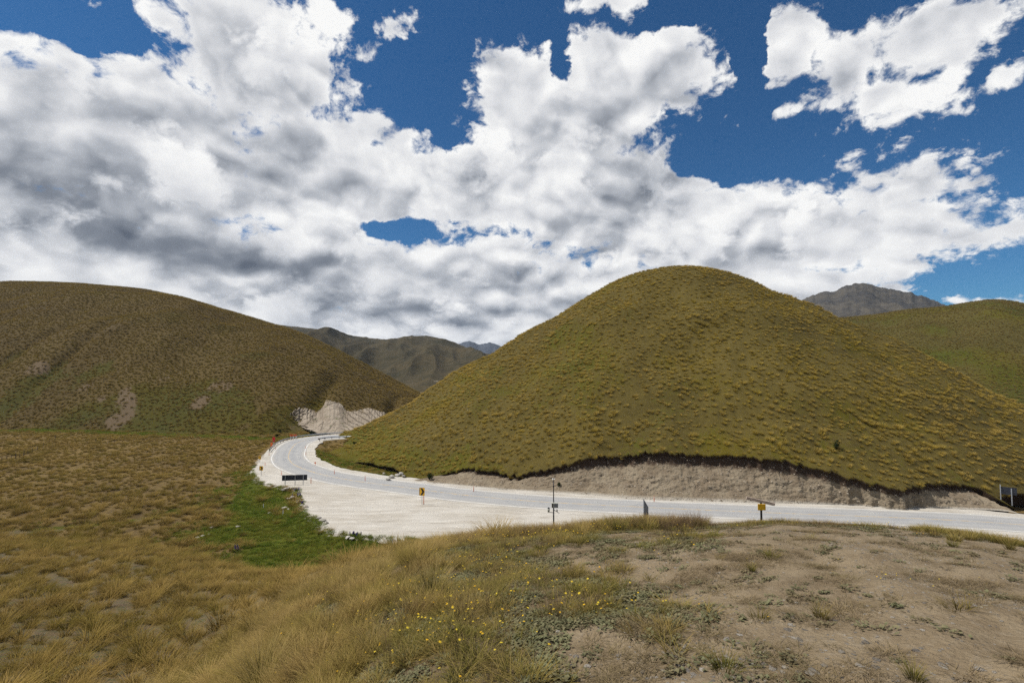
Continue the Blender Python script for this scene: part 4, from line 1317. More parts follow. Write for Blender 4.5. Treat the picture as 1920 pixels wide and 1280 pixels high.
# ---- yellow hawkweed
def flower_data(seed, hh):
    r = np.random.default_rng(seed)
    V = []; F = []; mi = []
    lean_ = r.normal(0, .12, 2); top = np.array((lean_[0] * hh, lean_[1] * hh, hh))
    for s in range(2):
        a0 = top * (s / 2) ** 1.0; a1 = top * ((s + 1) / 2)
        b0 = len(V)
        for q, w in ((a0, .0016), (a1, .0014)):
            V += [q + (w, 0, 0), q + (-w * .5, w * .87, 0), q + (-w * .5, -w * .87, 0)]
        for j in range(3):
            F.append((b0 + j, b0 + (j + 1) % 3, b0 + 3 + (j + 1) % 3, b0 + 3 + j)); mi.append(0)
    tl = r.normal(0, .25, 2)
    for ring, (R_, n_, zz) in enumerate(((.015, 14, .0), (.010, 10, .003))):
        for j in range(n_):
            a = 2 * math.pi * (j + .5 * ring) / n_ + r.normal(0, .05); L = R_ * r.uniform(.85, 1.1); w = R_ * .25
            d = np.array((math.cos(a), math.sin(a), 0)); s_ = np.array((-math.sin(a), math.cos(a), 0)) * w
            def T_(q): return top + q + np.array((0, 0, zz + tl[0] * q[0] + tl[1] * q[1] + 6 * (q @ q)))
            b0 = len(V)
            V += [T_(d * .001 - s_ * .3), T_(d * L - s_ * .8), T_(d * L + s_ * .8), T_(d * .001 + s_ * .3)]
            F.append((b0, b0 + 1, b0 + 2, b0 + 3)); mi.append(1)
    return np.array(V), np.array(F), mi
M_STEM = plain("flower_stem", (.085, .095, .035), .8, .1)
def m_petal(name, c0, c1):
    m = bpy.data.materials.new(name); m.use_nodes = True; t = NT(m.node_tree); m.node_tree.nodes.clear()
    inf = t.n('ShaderNodeObjectInfo').outputs['Random']
    c = t.mix(t.mr(inf, .3, .95, 0, 1, 'LINEAR'), c0, c1)
    d = t.n('ShaderNodeBsdfDiffuse'); tr = t.n('ShaderNodeBsdfTranslucent'); t.put(d.inputs[0], c); t.put(tr.inputs[0], c)
    mx = t.n('ShaderNodeMixShader'); mx.inputs[0].default_value = .25
    o_ = t.n('ShaderNodeOutputMaterial')
    for a, b in ((d.outputs[0], mx.inputs[1]), (tr.outputs[0], mx.inputs[2]), (mx.outputs[0], o_.inputs[0])): m.node_tree.links.new(a, b)
    return m
M_PETAL = m_petal("yellow_petals", (.70, .54, .06), (.72, .42, .03))
FLOW = []
for i in range(5):
    V, F, mi = flower_data(500 + i, [.10, .15, .20, .13, .25][i])
    me = np_mesh("hawkweed", V, F, [M_STEM, M_PETAL], False)
    me.polygons.foreach_set("material_index", np.array(mi, np.int32))
    FLOW.append(bpy.data.objects.new("hawkweed", me))
def w_flow(c, n):
    r = rr(c); px = kpx(c); b = knoll_bare(c[:, 0], c[:, 1])
    side = sstep(px, 330, 620) * (1 - .93 * sstep(b, .05, .5))
    return np.where(kvis(c) & (r < 17) & (r > 2.0), 1, 0) * np.minimum(1, 6 / r) * (side * np.clip(.5 + 1.1 * fbm(c[:, 0] * .55 + 21, c[:, 1] * .55, 3), .03, 1.6) + 1.6 * brow(c) * (px > 840) * np.clip(.2 + 1.8 * fbm(c[:, 0] * .5 + 2, c[:, 1] * .5, 2), 0.03, 1.5))
p, n = T_KNOLL.sample(2600, w_flow); k = in_view(p, 10); p, n = p[k], n[k]
fsz = rng.uniform(.42, .80, len(p)) * (.78 + .035 * np.clip(rr(p), 0, 10)) * np.where(kpx(p) > 1330, .7, 1)
order = np.argsort(rr(p) / fsz)
px_, py_ = project(p); ok = (px_[order] > 10) & (px_[order] < 1910) & (py_[order] < 1268)
solo = order[ok][:260]; rest = np.setdiff1d(np.arange(len(p)), solo)
scatter("hawkweed_bloom", p[rest], n[rest], fsz[rest], FLOW, align=.1, seed=17)
for i in solo:
    place("hawkweed_flower", FLOW[i % 5], p[i] - (0, 0, .005), rng.uniform(0, 6.28), fsz[i], "small yellow hawkweed flower on a thin stem in the knoll's turf", "flower", "yellow hawkweed flowers on the knoll")

# ================================================================== THINGS
def empty(name, loc, rz=0.0, label=None, cat=None, group=None):
    o = bpy.data.objects.new(name, None); o.location = loc; o.rotation_euler = (0, 0, rz); o.empty_display_size = .2
    link(o); tag(o, label, cat, group)
    return o

class MB:
    """collects shapes, then becomes one mesh object"""
    def __init__(self): self.b = bmesh.new()
    def box(self, c, s, rot=None, bev=0.0):
        r = bmesh.ops.create_cube(self.b, size=1)
        vs = r['verts']
        bmesh.ops.scale(self.b, vec=s, verts=vs)
        if bev:
            es = list({e for v in vs for e in v.link_edges})
            nb = bmesh.ops.bevel(self.b, geom=es, offset=bev, segments=2, affect='EDGES', profile=.5)
            vs = list({v for f in nb['faces'] for v in f.verts} | {v for v in vs if v.is_valid})
        if rot is not None: bmesh.ops.rotate(self.b, cent=(0, 0, 0), matrix=rot, verts=vs)
        bmesh.ops.translate(self.b, vec=c, verts=vs)
        return self
    def cyl(self, a, b_, r0, r1=None, n=10):
        a = Vector(a); b_ = Vector(b_); d = b_ - a
        r = bmesh.ops.create_cone(self.b, cap_ends=True, segments=n, radius1=r0, radius2=r0 if r1 is None else r1, depth=d.length)
        m = Matrix.Translation((a + b_) / 2) @ d.to_track_quat('Z', 'Y').to_matrix().to_4x4()
        bmesh.ops.transform(self.b, matrix=m, verts=r['verts'])
        return self
    def prism(self, pts, y0, y1):
        """outline in XZ, extruded along Y"""
        A = [self.b.verts.new((x, y0, z)) for x, z in pts]; B = [self.b.verts.new((x, y1, z)) for x, z in pts]
        n = len(pts)
        self.b.faces.new(A); self.b.faces.new(B[::-1])
        for i in range(n):
            j = (i + 1) % n
            self.b.faces.new((A[i], B[i], B[j], A[j]))
        return self
    def build(self, name, m, parent=None, smooth=False):
        bmesh.ops.recalc_face_normals(self.b, faces=self.b.faces)
        me = bpy.data.meshes.new(name); self.b.to_mesh(me); self.b.free()
        me.materials.append(m)
        if smooth:
            for p in me.polygons: p.use_smooth = True
        return link(bpy.data.objects.new(name, me), parent)

M_GALV = plain("galvanised_steel", (.42, .44, .46), .45, .5, .6, .15, 8)
M_SIGN_Y = plain("yellow_sign", (.72, .40, .015), .5, .4, 0, .08, 5)
M_SIGN_K = plain("black_print", (.012, .012, .013), .55, .4)
M_BACK = plain("dark_sign_back", (.030, .034, .045), .6, .35, .2, .35, 3)
M_ORANGE = plain("orange_plastic", (.62, .13, .035), .6, .3, 0, .15, 9)
M_RED = plain("red_sign", (.50, .022, .02), .5, .4, 0, .10, 6)
M_WHITE = plain("white_paint", (.72, .72, .70), .6, .3, 0, .10, 7)
M_WOOD = plain("weathered_wood", (.10, .078, .058), .9, .1, 0, .35, 12)
M_PLANK = plain("brown_plank", (.52, .41, .33), .85, .15, 0, .25, 9)
M_GREYWOOD = plain("grey_slats", (.25, .26, .27), .8, .2, 0, .25, 9)
M_DARKMETAL = plain("dark_pole", (.035, .034, .036), .5, .4, .5, .3, 9)
M_BOX = plain("equipment_box", (.33, .33, .28), .6, .3, 0, .15, 9)

def chevron_sign(px, py, w, h, clear, label, rz=0.0, group="chevron signs on the bend"):
    p = at_z(px, py); t = empty("chevron_sign", p, rz, label, "road sign", group)
    r = w * .10
    pts = []
    for cx, cz, a0 in ((w / 2 - r, h / 2 - r, 0), (-w / 2 + r, h / 2 - r, 90), (-w / 2 + r, -h / 2 + r, 180), (w / 2 - r, -h / 2 + r, 270)):
        for k in range(4):
            a = math.radians(a0 + k * 30); pts.append((cx + r * math.cos(a), cz + r * math.sin(a) + clear + h / 2))
    panel = MB().prism(pts, -.03, -.012).build("panel", M_SIGN_Y, t)
    zc = clear + h / 2
    q = [(-.30, .49), (.04, .49), (.46, 0), (.04, -.49), (-.30, -.49), (.08, 0)]
    MB().prism([(x * w, zc + z * h * .92) for x, z in q], -.034, -.0305).build("chevron", M_SIGN_K, panel)
    MB().prism([(-w / 2 + .01, zc - h * .44), (-w / 2 + w * .07, zc - h * .46), (-w / 2 + w * .07, zc + h * .46), (-w / 2 + .01, zc + h * .44)], -.0335, -.0305).build("border", M_SIGN_K, panel)
    MB().box((0, .03, (clear + h) / 2 - .12), (.065, .065, clear + h - .04 + .2)).build("post", M_GALV, t)
    for z in (clear + h * .25, clear + h * .75):
        MB().box((0, -.004, z), (.16, .014, .05)).build("bracket", M_GALV, t)
    return t
chevron_sign(791, 945.5, .86, 1.18, 1.35, "yellow chevron sign with black arrow standing alone on the pale gravel pull-out", math.radians(-8))
chevron_sign(489.5, 892, .82, .82, 1.05, "square yellow chevron sign at the outer gravel edge of the bend, nearer of two", math.radians(-12))
chevron_sign(487, 867.5, .72, .72, .75, "yellow chevron sign at the outer edge of the bend, farther and smaller of two", math.radians(-20))

# large sign seen from behind
p0 = at_z(552, 909); t = empty("large_road_sign", p0, math.radians(7), "long dark back of a road sign on three steel posts beside the bend", "road sign")
pan = MB().box((0, .05, 1.28), (4.25, .03, .98), bev=.012).build("panel", M_BACK, t)
for z in (.98, 1.30, 1.60):
    MB().box((0, .02, z), (4.1, .03, .05)).build("rail", M_BACK, pan)
for x in (-1.55, .12, 1.48):
    MB().box((x, -.04, .82), (.10, .08, 1.94)).build("post", M_GALV, t)

# orange marker posts
def marker(px, py, h, label, lean=0.0, plate=False):
    p = at_z(px, py)
    t = empty("marker_post", p - np.array((0, 0, .05)), rng.uniform(-.4, .4), label, "marker post", "orange marker posts along the road")
    t.rotation_euler.x = lean
    MB().prism([(-.05, 0), (.05, 0), (.05, h - .03), (.025, h), (-.025, h), (-.05, h - .03)], -.012, .012).build("blade", M_ORANGE, t)
    MB().box((0, -.0145, h * .80), (.075, .004, .14)).build("reflector", M_WHITE, t)
    MB().box((0, 0, .06), (.16, .10, .05), bev=.01).build("foot", M_BACK, t)
    if plate:
        MB().box((0, -.03, h + .12), (.34, .02, .34), bev=.01).build("plate", M_ORANGE, t)
    return t
marker(527.5, 890.5, .85, "orange marker post between the bend's white line and the large dark sign")
marker(583, 906, 1.05, "orange marker post just right of the large dark sign")
marker(497, 872.5, .75, "orange marker post on the outer gravel near the two chevron signs")
marker(517, 843, .75, "orange marker post on the outer gravel below the red sign")
marker(504.5, 853.5, .75, "orange marker post on the outer gravel above the chevron signs")
marker(572.5, 841, .75, "orange marker post by the inner guard rail's end")
marker(573.5, 852.5, .75, "orange marker post on the inner shoulder at the tightest part of the bend")
marker(591, 872, .45, "short post with a small orange plate on the inner shoulder", plate=True)
marker(627, 888.5, .95, "orange marker post on the inner shoulder after the bend", .05)
marker(684.5, 901.5, .98, "orange marker post on the inner shoulder below the green bank")
marker(794.5, 945, 1.75, "tall thin orange post right behind the lone chevron sign")
marker(888, 921.5, .95, "orange marker post at the left foot of the road cutting")
marker(1226.5, 940.5, .95, "orange marker post at the foot of the cutting near the grey lectern")

# red and orange temporary signs
p0 = at_z(513, 837); t = empty("warning_sign", p0, math.radians(-10), "red octagonal sign above the bend with an orange panel beside it", "road sign")
oc = [(.48 * math.cos(math.radians(22.5 + 45 * k)), 2.05 + .48 * math.sin(math.radians(22.5 + 45 * k))) for k in range(8)]
MB().prism(oc, -.03, -.01).build("panel", M_RED, t)
MB().box((0, -.02, 1.38), (.62, .02, .34), bev=.01).build("lower_panel", M_RED, t)
MB().box((0, .03, 1.1), (.07, .07, 2.4)).build("post", M_WHITE, t)
p0 = at_z(509, 838.5); t = empty("warning_sign", p0, math.radians(-14), "tilted orange sign panel standing left of the red sign", "road sign")
MB().box((0, -.02, .75), (.62, .02, .95), rot=Matrix.Rotation(.12, 3, 'Y'), bev=.01).build("panel", M_ORANGE, t)
for x in (-.2, .2): MB().box((x, .02, .30), (.05, .05, .7)).build("leg", M_WOOD, t)
# hazard board on three white posts at the far end of the outer rail
p0 = at_z(550, 824); t = empty("hazard_board", p0, math.radians(8), "orange hazard board on three white posts behind the outer guard rail", "road sign")
for x in (-.72, 0, .72):
    MB().box((x, .03, .55), (.13, .09, 1.2)).build("post", M_WHITE, t)
for x, w in ((-.55, .95), (.45, .92)):
    pn = MB().box((x, -.03, 1.25), (w, .025, .50), bev=.01).build("panel", M_ORANGE, t)
    MB().box((x + .12, -.044, 1.25), (.16, .004, .44), rot=None).build("stripe", M_RED, pn)

# guard rails
def rail(px0, px1, off, label):
    PX, PY = project(np.c_[RC, np.full(len(RC), .6)])
    i0 = np.argmin(np.hypot(PX - px0[0], PY - px0[1])); i1 = np.argmin(np.hypot(PX - px1[0], PY - px1[1]))
    L = offset_line(RC, off)[min(i0, i1):max(i0, i1) + 1]
    t = empty("guard_rail", (L[0][0], L[0][1], 0), 0, label, "guard rail", "guard rails on the bend")
    # W-beam section swept along the line
    sec = [(.0, .44), (.05, .47), (.05, .52), (.0, .56), (0, .60), (.05, .64), (.05, .69), (.0, .74), (-.015, .74), (-.015, .44)]
    n = len(L); T = np.gradient(L, axis=0); T /= np.linalg.norm(T, axis=1)[:, None]
    N2 = np.stack([-T[:, 1], T[:, 0]], 1) * (-1 if off > 0 else 1)
    P = np.zeros((n, len(sec), 3))
    for j, (a, z) in enumerate(sec):
        P[:, j, :2] = L + N2 * a; P[:, j, 2] = z
    P[..., 0] -= L[0][0]; P[..., 1] -= L[0][1]
    F = grid_faces(n, len(sec))
    me = np_mesh("beam", P.reshape(-1, 3), F, [M_GALV], False)
    beam = link(bpy.data.objects.new("beam", me), t)
    q = np.concatenate([[0], np.cumsum(np.linalg.norm(np.diff(L, axis=0), axis=1))])
    pm = None
    for s in np.arange(.4, q[-1], 2.0):
        x = np.interp(s, q, L[:, 0]); y = np.interp(s, q, L[:, 1])
        k = np.argmin(np.abs(q - s)); ang = math.atan2(T[k, 1], T[k, 0])
        if pm is None:
            po = MB().box((0, 0, .33), (.10, .15, .82)).build("post", M_WOOD, t); pm = po.data
        else:
            po = link(bpy.data.objects.new("post", pm), t)
        b = -N2[k] * .10
        po.location = (x - L[0][0] + b[0], y - L[0][1] + b[1], 0); po.rotation_euler.z = ang
    # blunt end plate
    MB().box((0, 0, .59), (.30, .12, .36), rot=Matrix.Rotation(math.atan2(T[0, 1], T[0, 0]), 3, 'Z'), bev=.02).build("end_cap", M_WOOD, t)
    return t
rail((523, 829), (690, 813.5), OUT * (HALF + 1.1), "steel guard rail along the outer edge of the bend towards the rock face")
rail((571, 831), (745, 819), -OUT * (HALF + 1.0), "steel guard rail with dark posts along the inner edge of the bend")

# ---- weather mast behind the knoll's brow
d = 26.0
b0 = at_d(1038, 950, d); zg = float(knoll_z(b0[0], b0[1])) - .1
t = empty("weather_mast", (b0[0], b0[1], zg), 0, "slim dark weather mast with instrument box and side arms behind the knoll's brow", "weather mast")
def mz(py): return at_d(1038, py, d)[2] - zg
s = d / FPX
MB().cyl((0, 0, 0), (0, 0, mz(938)), .038, .036).cyl((0, 0, mz(938)), (0, 0, mz(903)), .027, .024).build("pole", M_DARKMETAL, t, True)
an = MB().cyl((0, 0, mz(903)), (0, 0, mz(897.5)), .012).box((.0, 0, mz(902)), (.11, .02, .02)).build("anemometer", M_DARKMETAL, t)
for k in range(3):
    a = k * 2.094
    MB().cyl((.0, 0, mz(897.5)), (.07 * math.cos(a), .07 * math.sin(a), mz(897.5)), .006, .006, 6).cyl((.07 * math.cos(a), .07 * math.sin(a), mz(897.5) - .015), (.07 * math.cos(a), .07 * math.sin(a), mz(897.5) + .02), .03, .015, 8).build("cup", M_WHITE, an)
MB().cyl((0, 0, mz(912)), (0, 0, mz(910)), .045).build("collar", M_DARKMETAL, t)
bx = MB().box((.055, -.12, mz(945.3)), (.34, .14, .24), bev=.012).build("instrument_box", M_BOX, t)
MB().box((.105, -.1925, mz(945.3)), (.17, .006, .17)).build("door", M_GREYWOOD, bx)
MB().box((-.075, -.193, mz(945.3)), (.05, .008, .20)).build("hinge", M_DARKMETAL, bx)
MB().cyl((0, 0, mz(960.3)), (-.24, 0, mz(959.5)), .014).build("gauge_arm", M_DARKMETAL, t)
ga = MB().cyl((-.265, 0, mz(959.5)), (-.265, 0, mz(952.5)), .055, .055, 14).build("rain_gauge", M_BOX, t, True)
MB().cyl((-.265, 0, mz(952.5)), (-.265, 0, mz(951)), .06, .045, 14).build("cap", M_DARKMETAL, ga)
MB().cyl((0, 0, mz(955.2)), (.30, 0, mz(961.5)), .012).build("sensor_arm", M_DARKMETAL, t)
se = MB().cyl((.18, 0, mz(959)), (.18, 0, mz(955.5)), .028).build("sensor", M_DARKMETAL, t)
MB().cyl((.18, 0, mz(955.5)), (.18, 0, mz(953.5)), .026, .012).build("dome", M_WHITE, se)

# ---- finger post on the brow
d = 17.0; s = d / FPX
b0 = at_d(1428, 955, d); zg = float(knoll_z(b0[0], b0[1])) - .08
t = empty("finger_post", (b0[0], b0[1], zg), 0, "low post with tilted brown plank and square orange plate on the knoll's brow", "sign post")
def mz2(py): return at_d(1428, py, d)[2] - zg
MB().box((0, .03, mz2(942) / 2), (.05, .05, mz2(942))).build("post", M_DARKMETAL, t)
MB().box((0.0, -.01, mz2(950)), (14.5 * s, .018, 11.5 * s), bev=.006).build("plate", M_SIGN_Y, t)
MB().box((.01, .075, mz2(940.2)), (54 * s, .03, 5.5 * s), rot=Matrix.Rotation(math.radians(13), 3, 'Y'), bev=.008).build("plank", M_PLANK, t)

# ---- grey lectern seen from its side
d = 24.0; s = d / FPX
b0 = at_d(1212, 955, d); zg = float(knoll_z(b0[0], b0[1])) - .08
t = empty("information_lectern", (b0[0], b0[1], zg), math.radians(10), "grey slatted lectern panel with sloping edge standing behind the tall green grass", "lectern")
def mz3(py): return at_d(1212, py, d)[2] - zg
zt, zb = mz3(934), mz3(957)
MB().prism([(-.15, 0), (-.09, 0), (-.09, zt - .12), (-.15, zt)], -.03, .03).build("post", M_GREYWOOD, t)
for k in range(3):
    x = -.08 + k * .062
    h_ = zt - .10 - (x + .09) * 1.7
    MB().prism([(x, zb * .55), (x + .05, zb * .55), (x + .05, h_ - .085), (x, h_)], -.018, .018).build("slat", M_GREYWOOD, t)
MB().box((.10, 0, (zb * .55) / 2 + .05), (.05, .05, zb * .55 + .1)).build("leg", M_GREYWOOD, t)

# ---- dark sign at the right edge
pR, _ = cone_hit(1897.5, 942.5); zR = pR[2]
t = empty("roadside_sign", (pR[0], pR[1], zR - .25), math.radians(-28), "dark back of a sign on two grey posts beside the cutting's right end", "road sign")
s = 78 / FPX
MB().box((-.25, .06, 1.95), (1.75, .03, 1.1), bev=.012).build("panel", M_BACK, t)
MB().box((0, 0, 1.1), (.10, .08, 2.5)).build("post", M_GALV, t)
MB().box((-1.2, .0, 1.4), (.10, .08, 2.8)).build("post", M_GALV, t)

# ---- fence posts in the field
FP = [(4, 866, 8), (12.5, 863, 8), (21, 861, 7), (29, 860, 10), (37, 857, 7), (44.5, 853, 10), (52, 850, 6), (60, 848, 8), (70, 843, 7), (81, 837, 7), (92, 830, 6), (103, 828, 10), (141, 828, 6), (180, 828, 6), (215, 829, 5), (250, 830, 5), (285, 831, 5)]
pm = None
for i, (px, py, hp) in enumerate(FP):
    p0 = at_z(px, py, -1); d = p0[1]
    p0[2] = float(ground_z(np.array([p0[0]]), np.array([p0[1]]))[0]) - .1
    h_ = hp * d / FPX * 1.05 + .1
    m_ = MB().cyl((0, 0, 0), (rng.normal(0, .04), rng.normal(0, .04), h_), .085 if hp >= 9 else .06, .07 if hp >= 9 else .05, 8)
    corner = px == 103
    o = m_.build("fence_post", M_WOOD)
    o.location = p0
    if corner: tag(o, "thick corner post of the field fence, tallest and farthest right of its row", "fence post", "old fence posts in the tussock field")
    elif px > 103: tag(o, "short thin fence post, %s to the right of the corner post" % ("first", "second", "third", "fourth", "fifth")[i - 12], "fence post", "old fence posts in the tussock field")
    else: tag(o, "dark wooden fence post, %s to the left of the corner post" % ("first", "second", "third", "fourth", "fifth", "sixth", "seventh", "eighth", "ninth", "tenth", "eleventh")[10 - i], "fence post", "old fence posts in the tussock field")

# white stakes in the green patch
for (px, py, lab) in ((494, 953, "white stake in the green grass, nearer the large dark sign"), (530.5, 970, "white stake in the green grass, nearer the pale gravel rim")):
    p0 = at_z(px, py, -1); p0[2] = float(ground_z(np.array([p0[0]]), np.array([p0[1]]))[0]) - .05
    o = MB().prism([(-.05, 0), (.05, 0), (.05, .72), (0, .80), (-.05, .72)], -.02, .02).build("marker_stake", M_WHITE)
    o.location = p0; tag(o, lab, "stake", "white stakes in the green grass")

# pale rocks along the gravel rim and in the grass
RK = [(538, 917, .55, "largest pale rock in the row left of the lupins below the large dark sign"), (546, 916, .4, "middle-sized pale rock beside the lupins below the large dark sign"), (531, 919, .35, "small pale rock at the left end of the row below the large dark sign"),
      (548, 933, .5, "pale rock left of the lower lupin clump"), (541, 935, .3, "small pale rock farther left of the lower lupin clump"), (572, 951, .7, "largest pale rock where the gravel rim turns in"), (566, 948, .4, "smaller pale rock beside the largest one at the turn of the gravel rim"),
      (505, 962, .3, "small pale rock between the two white stakes"), (534, 953, .45, "pale rock in the green grass, left of a pair"), (541, 955, .35, "pale rock in the green grass, right of a pair"),
      (604, 977, .6, "largest of three pale rocks halfway along the gravel rim"), (612, 982, .45, "lowest of three pale rocks halfway along the gravel rim"), (597, 972, .4, "uppermost of three pale rocks halfway along the gravel rim"),
      (652, 1008, .5, "pale rock beside the lupins at the near gravel rim, larger of two"), (660, 1010, .35, "pale rock beside the lupins at the near gravel rim, smaller of two"), (715, 1007, .3, "pale rock at the near end of the gravel rim by the knoll"),
      (398, 990, .4, "pale rock left of the green patch, uppermost of its cluster"), (380, 1006, .45, "largest pale rock of the cluster left of the green patch"), (370, 1009, .35, "leftmost pale rock of the cluster left of the green patch"), (392, 1003, .3, "small pale rock on the right of the cluster left of the green patch"),
      (446, 988, .35, "pale rock alone in the middle of the green patch"), (374, 1018, .35, "lowest pale rock of the cluster left of the green patch"), (512, 977, .3, "pale rock in the green grass below the white stakes"), (640, 1000, .35, "pale rock on the near gravel rim left of the lupins"), (690, 1004, .35, "pale rock on the near gravel rim right of the lupins")]
for i, (px, py, s, lab) in enumerate(RK):
    p0 = at_z(px, py, -.55); g_ = float(ground_z(np.array([p0[0]]), np.array([p0[1]]))[0])
    p0 = at_z(px, py, g_)
    o = place("rock", PALE[i % 4], p0 + np.array((0, 0, s * .20)), rng.uniform(0, 6.28), s * .95, lab, "rock", "pale rocks around the gravel and green patch")
# rocks at the foot of the green bank
for (px, py, s, wh) in ((735, 893, .6, "left middle"), (745, 890, .7, "largest"), (752, 887, .5, "uppermost"), (757, 892, .6, "rightmost"), (728, 897, .5, "lowest"), (720, 887, .35, "leftmost and smallest")):
    p0 = at_z(px, py, .3)
    place("rock", PALE[int(px) % 4], p0, rng.uniform(0, 6.28), s, wh + " pale rock of the heap below the green bank left of the cutting", "rock", "pale rocks below the green bank")

# ---- shrubs
M_LEAF = m_grass("shrub_leaves", (.010, .016, .006), (.018, .028, .010), (.030, .042, .014), (.022, .030, .010), .15, .6)
M_BARK = plain("bark", (.05, .04, .03), .95, .05, 0, .3, 14)
def leaf_cloud(seed, rx, rz, n, leaf):
    r = np.random.default_rng(seed)
    V = []; F = []; T = []; K = []
    lobes = [(r.normal(0, .35, 3) * (rx, rx, rz * .6) + (0, 0, rz), r.uniform(.45, .75)) for _ in range(7)]
    for i in range(n):
        c, s = lobes[r.integers(7)]
        dv = r.normal(size=3); dv /= np.linalg.norm(dv)
        q = c + dv * np.array((rx, rx, rz)) * s * r.uniform(.55, 1.0) ** .5
        q[2] = max(q[2], .02)
        a = r.normal(size=3); a /= np.linalg.norm(a); b = np.cross(a, dv); b /= np.linalg.norm(b) + 1e-6
        L = leaf * r.uniform(.6, 1.3); b0 = len(V); k = r.random()
        V += [q - a * L, q + b * L * .5, q + a * L, q - b * L * .5]; F.append((b0, b0 + 1, b0 + 2, b0 + 3)); T += [.3, .6, 1, .6]; K += [k] * 4
    return np.array(V), np.array(F), np.array(T), np.array(K)
def shrub(p, rx, rz, label, seed):
    t = empty("shrub", p, rng.uniform(0, 6.28), label, "shrub", "dark shrubs around the bend and hill")
    V, F, T, K = leaf_cloud(seed, rx, rz, 420, rx * .16)
    link(bpy.data.objects.new("crown", np_mesh("crown", V, F, [M_LEAF], False, {'t': T, 'k': K})), t)
    m_ = MB()
    for k in range(4):
        a = k * 1.6 + seed
        m_.cyl((0, 0, -.15), (math.cos(a) * rx * .5, math.sin(a) * rx * .5, rz * 1.1), rx * .07, rx * .025, 6)
    m_.build("stem", M_BARK, t)
    return t
def on_left(px, py): return left_hit(px, py)
shrub(at_z(584, 816, -.2), .75, .85, "dark round shrub beside the outer guard rail below the rock face", 1)
shrub(at_z(520, 818.5, -.9), .75, .45, "dark low shrub at the left hill's foot, lower of two left of the hazard board", 2)
shrub(on_left(524.5, 812), .5, .55, "dark shrub at the left hill's foot, upper of two left of the hazard board", 3)
shrub(on_left(636, 814) - np.array((0, 1.2, 0)), .45, .6, "small reddish dark shrub at the foot of the pale rock face", 4)
shrub(at_z(664, 832.5, .2), .55, .45, "dark low shrub inside the bend where the cone hill begins", 5)
q, _ = cone_hit(1568, 842); shrub(q, .55, .85, "dark upright shrub on the cone hill above the cutting's right half", 6)
def cut_hit(px, py):
    P = T_CUT.P.reshape(-1, 3); X, Y = project(P)
    return P[np.argmin(np.hypot(X - px, Y - py))]
shrub(cut_hit(1048, 911), .35, .42, "small green shrub rooted in the cutting behind the weather mast", 7)
shrub(cut_hit(805, 899), .7, .75, "dark shrub at the left tip of the cutting with its shadow", 8)

# ---- lupins
M_LUPIN = m_petal("lupin_petals", (.15, .135, .30), (.22, .17, .33))
def lupin(p, sc, label, seed):
    r = np.random.default_rng(seed)
    t = empty("lupin", p, 0, label, "lupin", "blue lupins at the gravel rim")
    V, F, T, K = leaf_cloud(700 + seed, .45 * sc, .20 * sc, 160, .09)
    link(bpy.data.objects.new("foliage", np_mesh("foliage", V, F, [G_GREEN], False, {'t': T, 'k': K})), t)
    for k in range(9):
        x, y = r.normal(0, .28 * sc, 2); h_ = r.uniform(.5, .85) * sc
        m_ = MB()
        for j in range(9):
            u = j / 9; rad = .055 * (1 - u) ** .6
            for q in range(6):
                a = q * 1.047 + j * .5
                m_.box((x + math.cos(a) * rad, y + math.sin(a) * rad, h_ * (.45 + .55 * u)), (.032, .02, .03), rot=Matrix.Rotation(a, 3, 'Z'))
        m_.build("flower_spike", M_LUPIN, t)
    return t
for i, (px, py, sc, lab) in enumerate(((557, 921, 1.0, "clump of blue lupins beside the right post of the large dark sign"), (561, 932, 1.1, "clump of blue lupins on the gravel rim below the large dark sign"),
        (567, 946, .8, "small clump of blue lupins where the gravel rim turns in"), (664, 1005, .9, "clump of blue lupins by the near rim of the gravel"), (443, 1031, .8, "clump of blue lupins at the near left of the green patch"))):
    p0 = at_z(px, py, -.5); p0[2] = float(ground_z(np.array([p0[0]]), np.array([p0[1]]))[0])
    lupin(at_z(px, py, p0[2]), sc, lab, i)

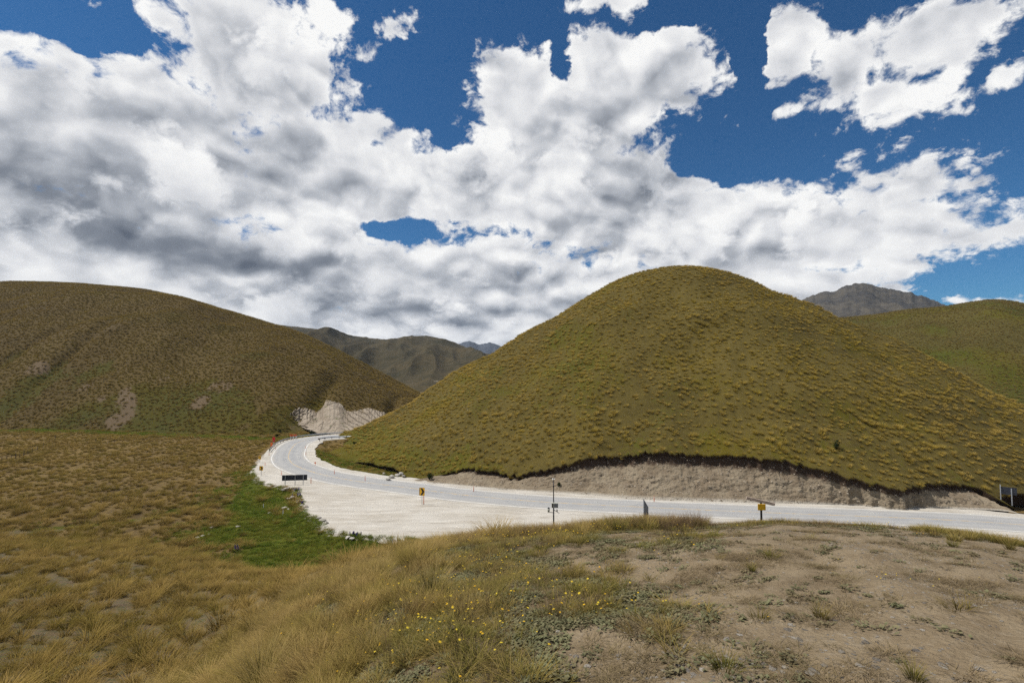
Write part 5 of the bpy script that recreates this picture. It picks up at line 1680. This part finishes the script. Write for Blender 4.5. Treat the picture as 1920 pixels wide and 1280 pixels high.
# ---- single tussocks on the knoll that the photo tells apart
for (px, py, s, k, lab) in SPECIAL:
    q = knoll_hit(px, min(py, 1300))
    place("tussock", TUS_SINGLE[k], q - np.array((0, 0, .03)), rng.uniform(0, 6.28), s, lab, "tussock", "named tussocks on the knoll")
TUFTS = [
    (1240, 1152, .9, 0, "pale leaning grass tuft at the edge of the bare dirt, centre"),
    (1352, 1052, .9, 1, "small pale gold tuft on the far bare dirt"),
    (1410, 1068, .8, 2, "small green tuft below the pale gold tuft on the dirt"),
    (1445, 1048, 1.3, 0, "gold and green tuft on the dirt below the finger post"),
    (1487, 998, .7, 1, "dark green tuft just below the brow right of the finger post"),
    (1520, 1012, 1.0, 2, "flat straw tuft on the dirt below the brow"),
    (1425, 1165, 1.1, 0, "dark brown tuft on the dirt at mid right"),
    (1245, 1205, .9, 1, "green and orange leafy tuft left of the bare dirt"),
    (1120, 1180, 1.2, 2, "dense green tuft amid leaf mats at centre bottom"),
    (1540, 1155, 1.0, 0, "straw tuft with green heart on the dirt"),
    (1360, 1262, 1.3, 1, "brown tuft spreading at the bottom right of centre"),
    (1715, 1270, .9, 2, "green tuft at the bottom edge on the right"),
    (1295, 1040, 1.0, 0, "green tuft on the far turf left of the dirt"),
    (1060, 1022, 1.4, 1, "tall green tuft below the weather mast"),
    (975, 1130, .9, 2, "dark green tuft amid the flowers at centre"),
]
for (px, py, s, k, lab) in TUFTS:
    q = knoll_hit(px, py)
    place("grass_tuft", TUFT[k], q - np.array((0, 0, .01)), rng.uniform(0, 6.28), s * .8, lab, "grass tuft", "grass tufts on the dirt")

# ================================================================== AIR
hz = MB().box((0, 3400, 158), (19000, 13400, 330)).build("haze", M_GALV)
hz.data.materials.clear()
hm = bpy.data.materials.new("haze_air"); hm.use_nodes = True; hm.node_tree.nodes.clear()
ho = hm.node_tree.nodes.new('ShaderNodeOutputMaterial'); hv = hm.node_tree.nodes.new('ShaderNodeVolumePrincipled')
hv.inputs['Color'].default_value = (.62, .78, 1.0, 1); hv.inputs['Density'].default_value = HAZE; hv.inputs['Anisotropy'].default_value = .1
hm.node_tree.links.new(hv.outputs[0], ho.inputs['Volume'])
hz.data.materials.append(hm); hz["kind"] = "stuff"
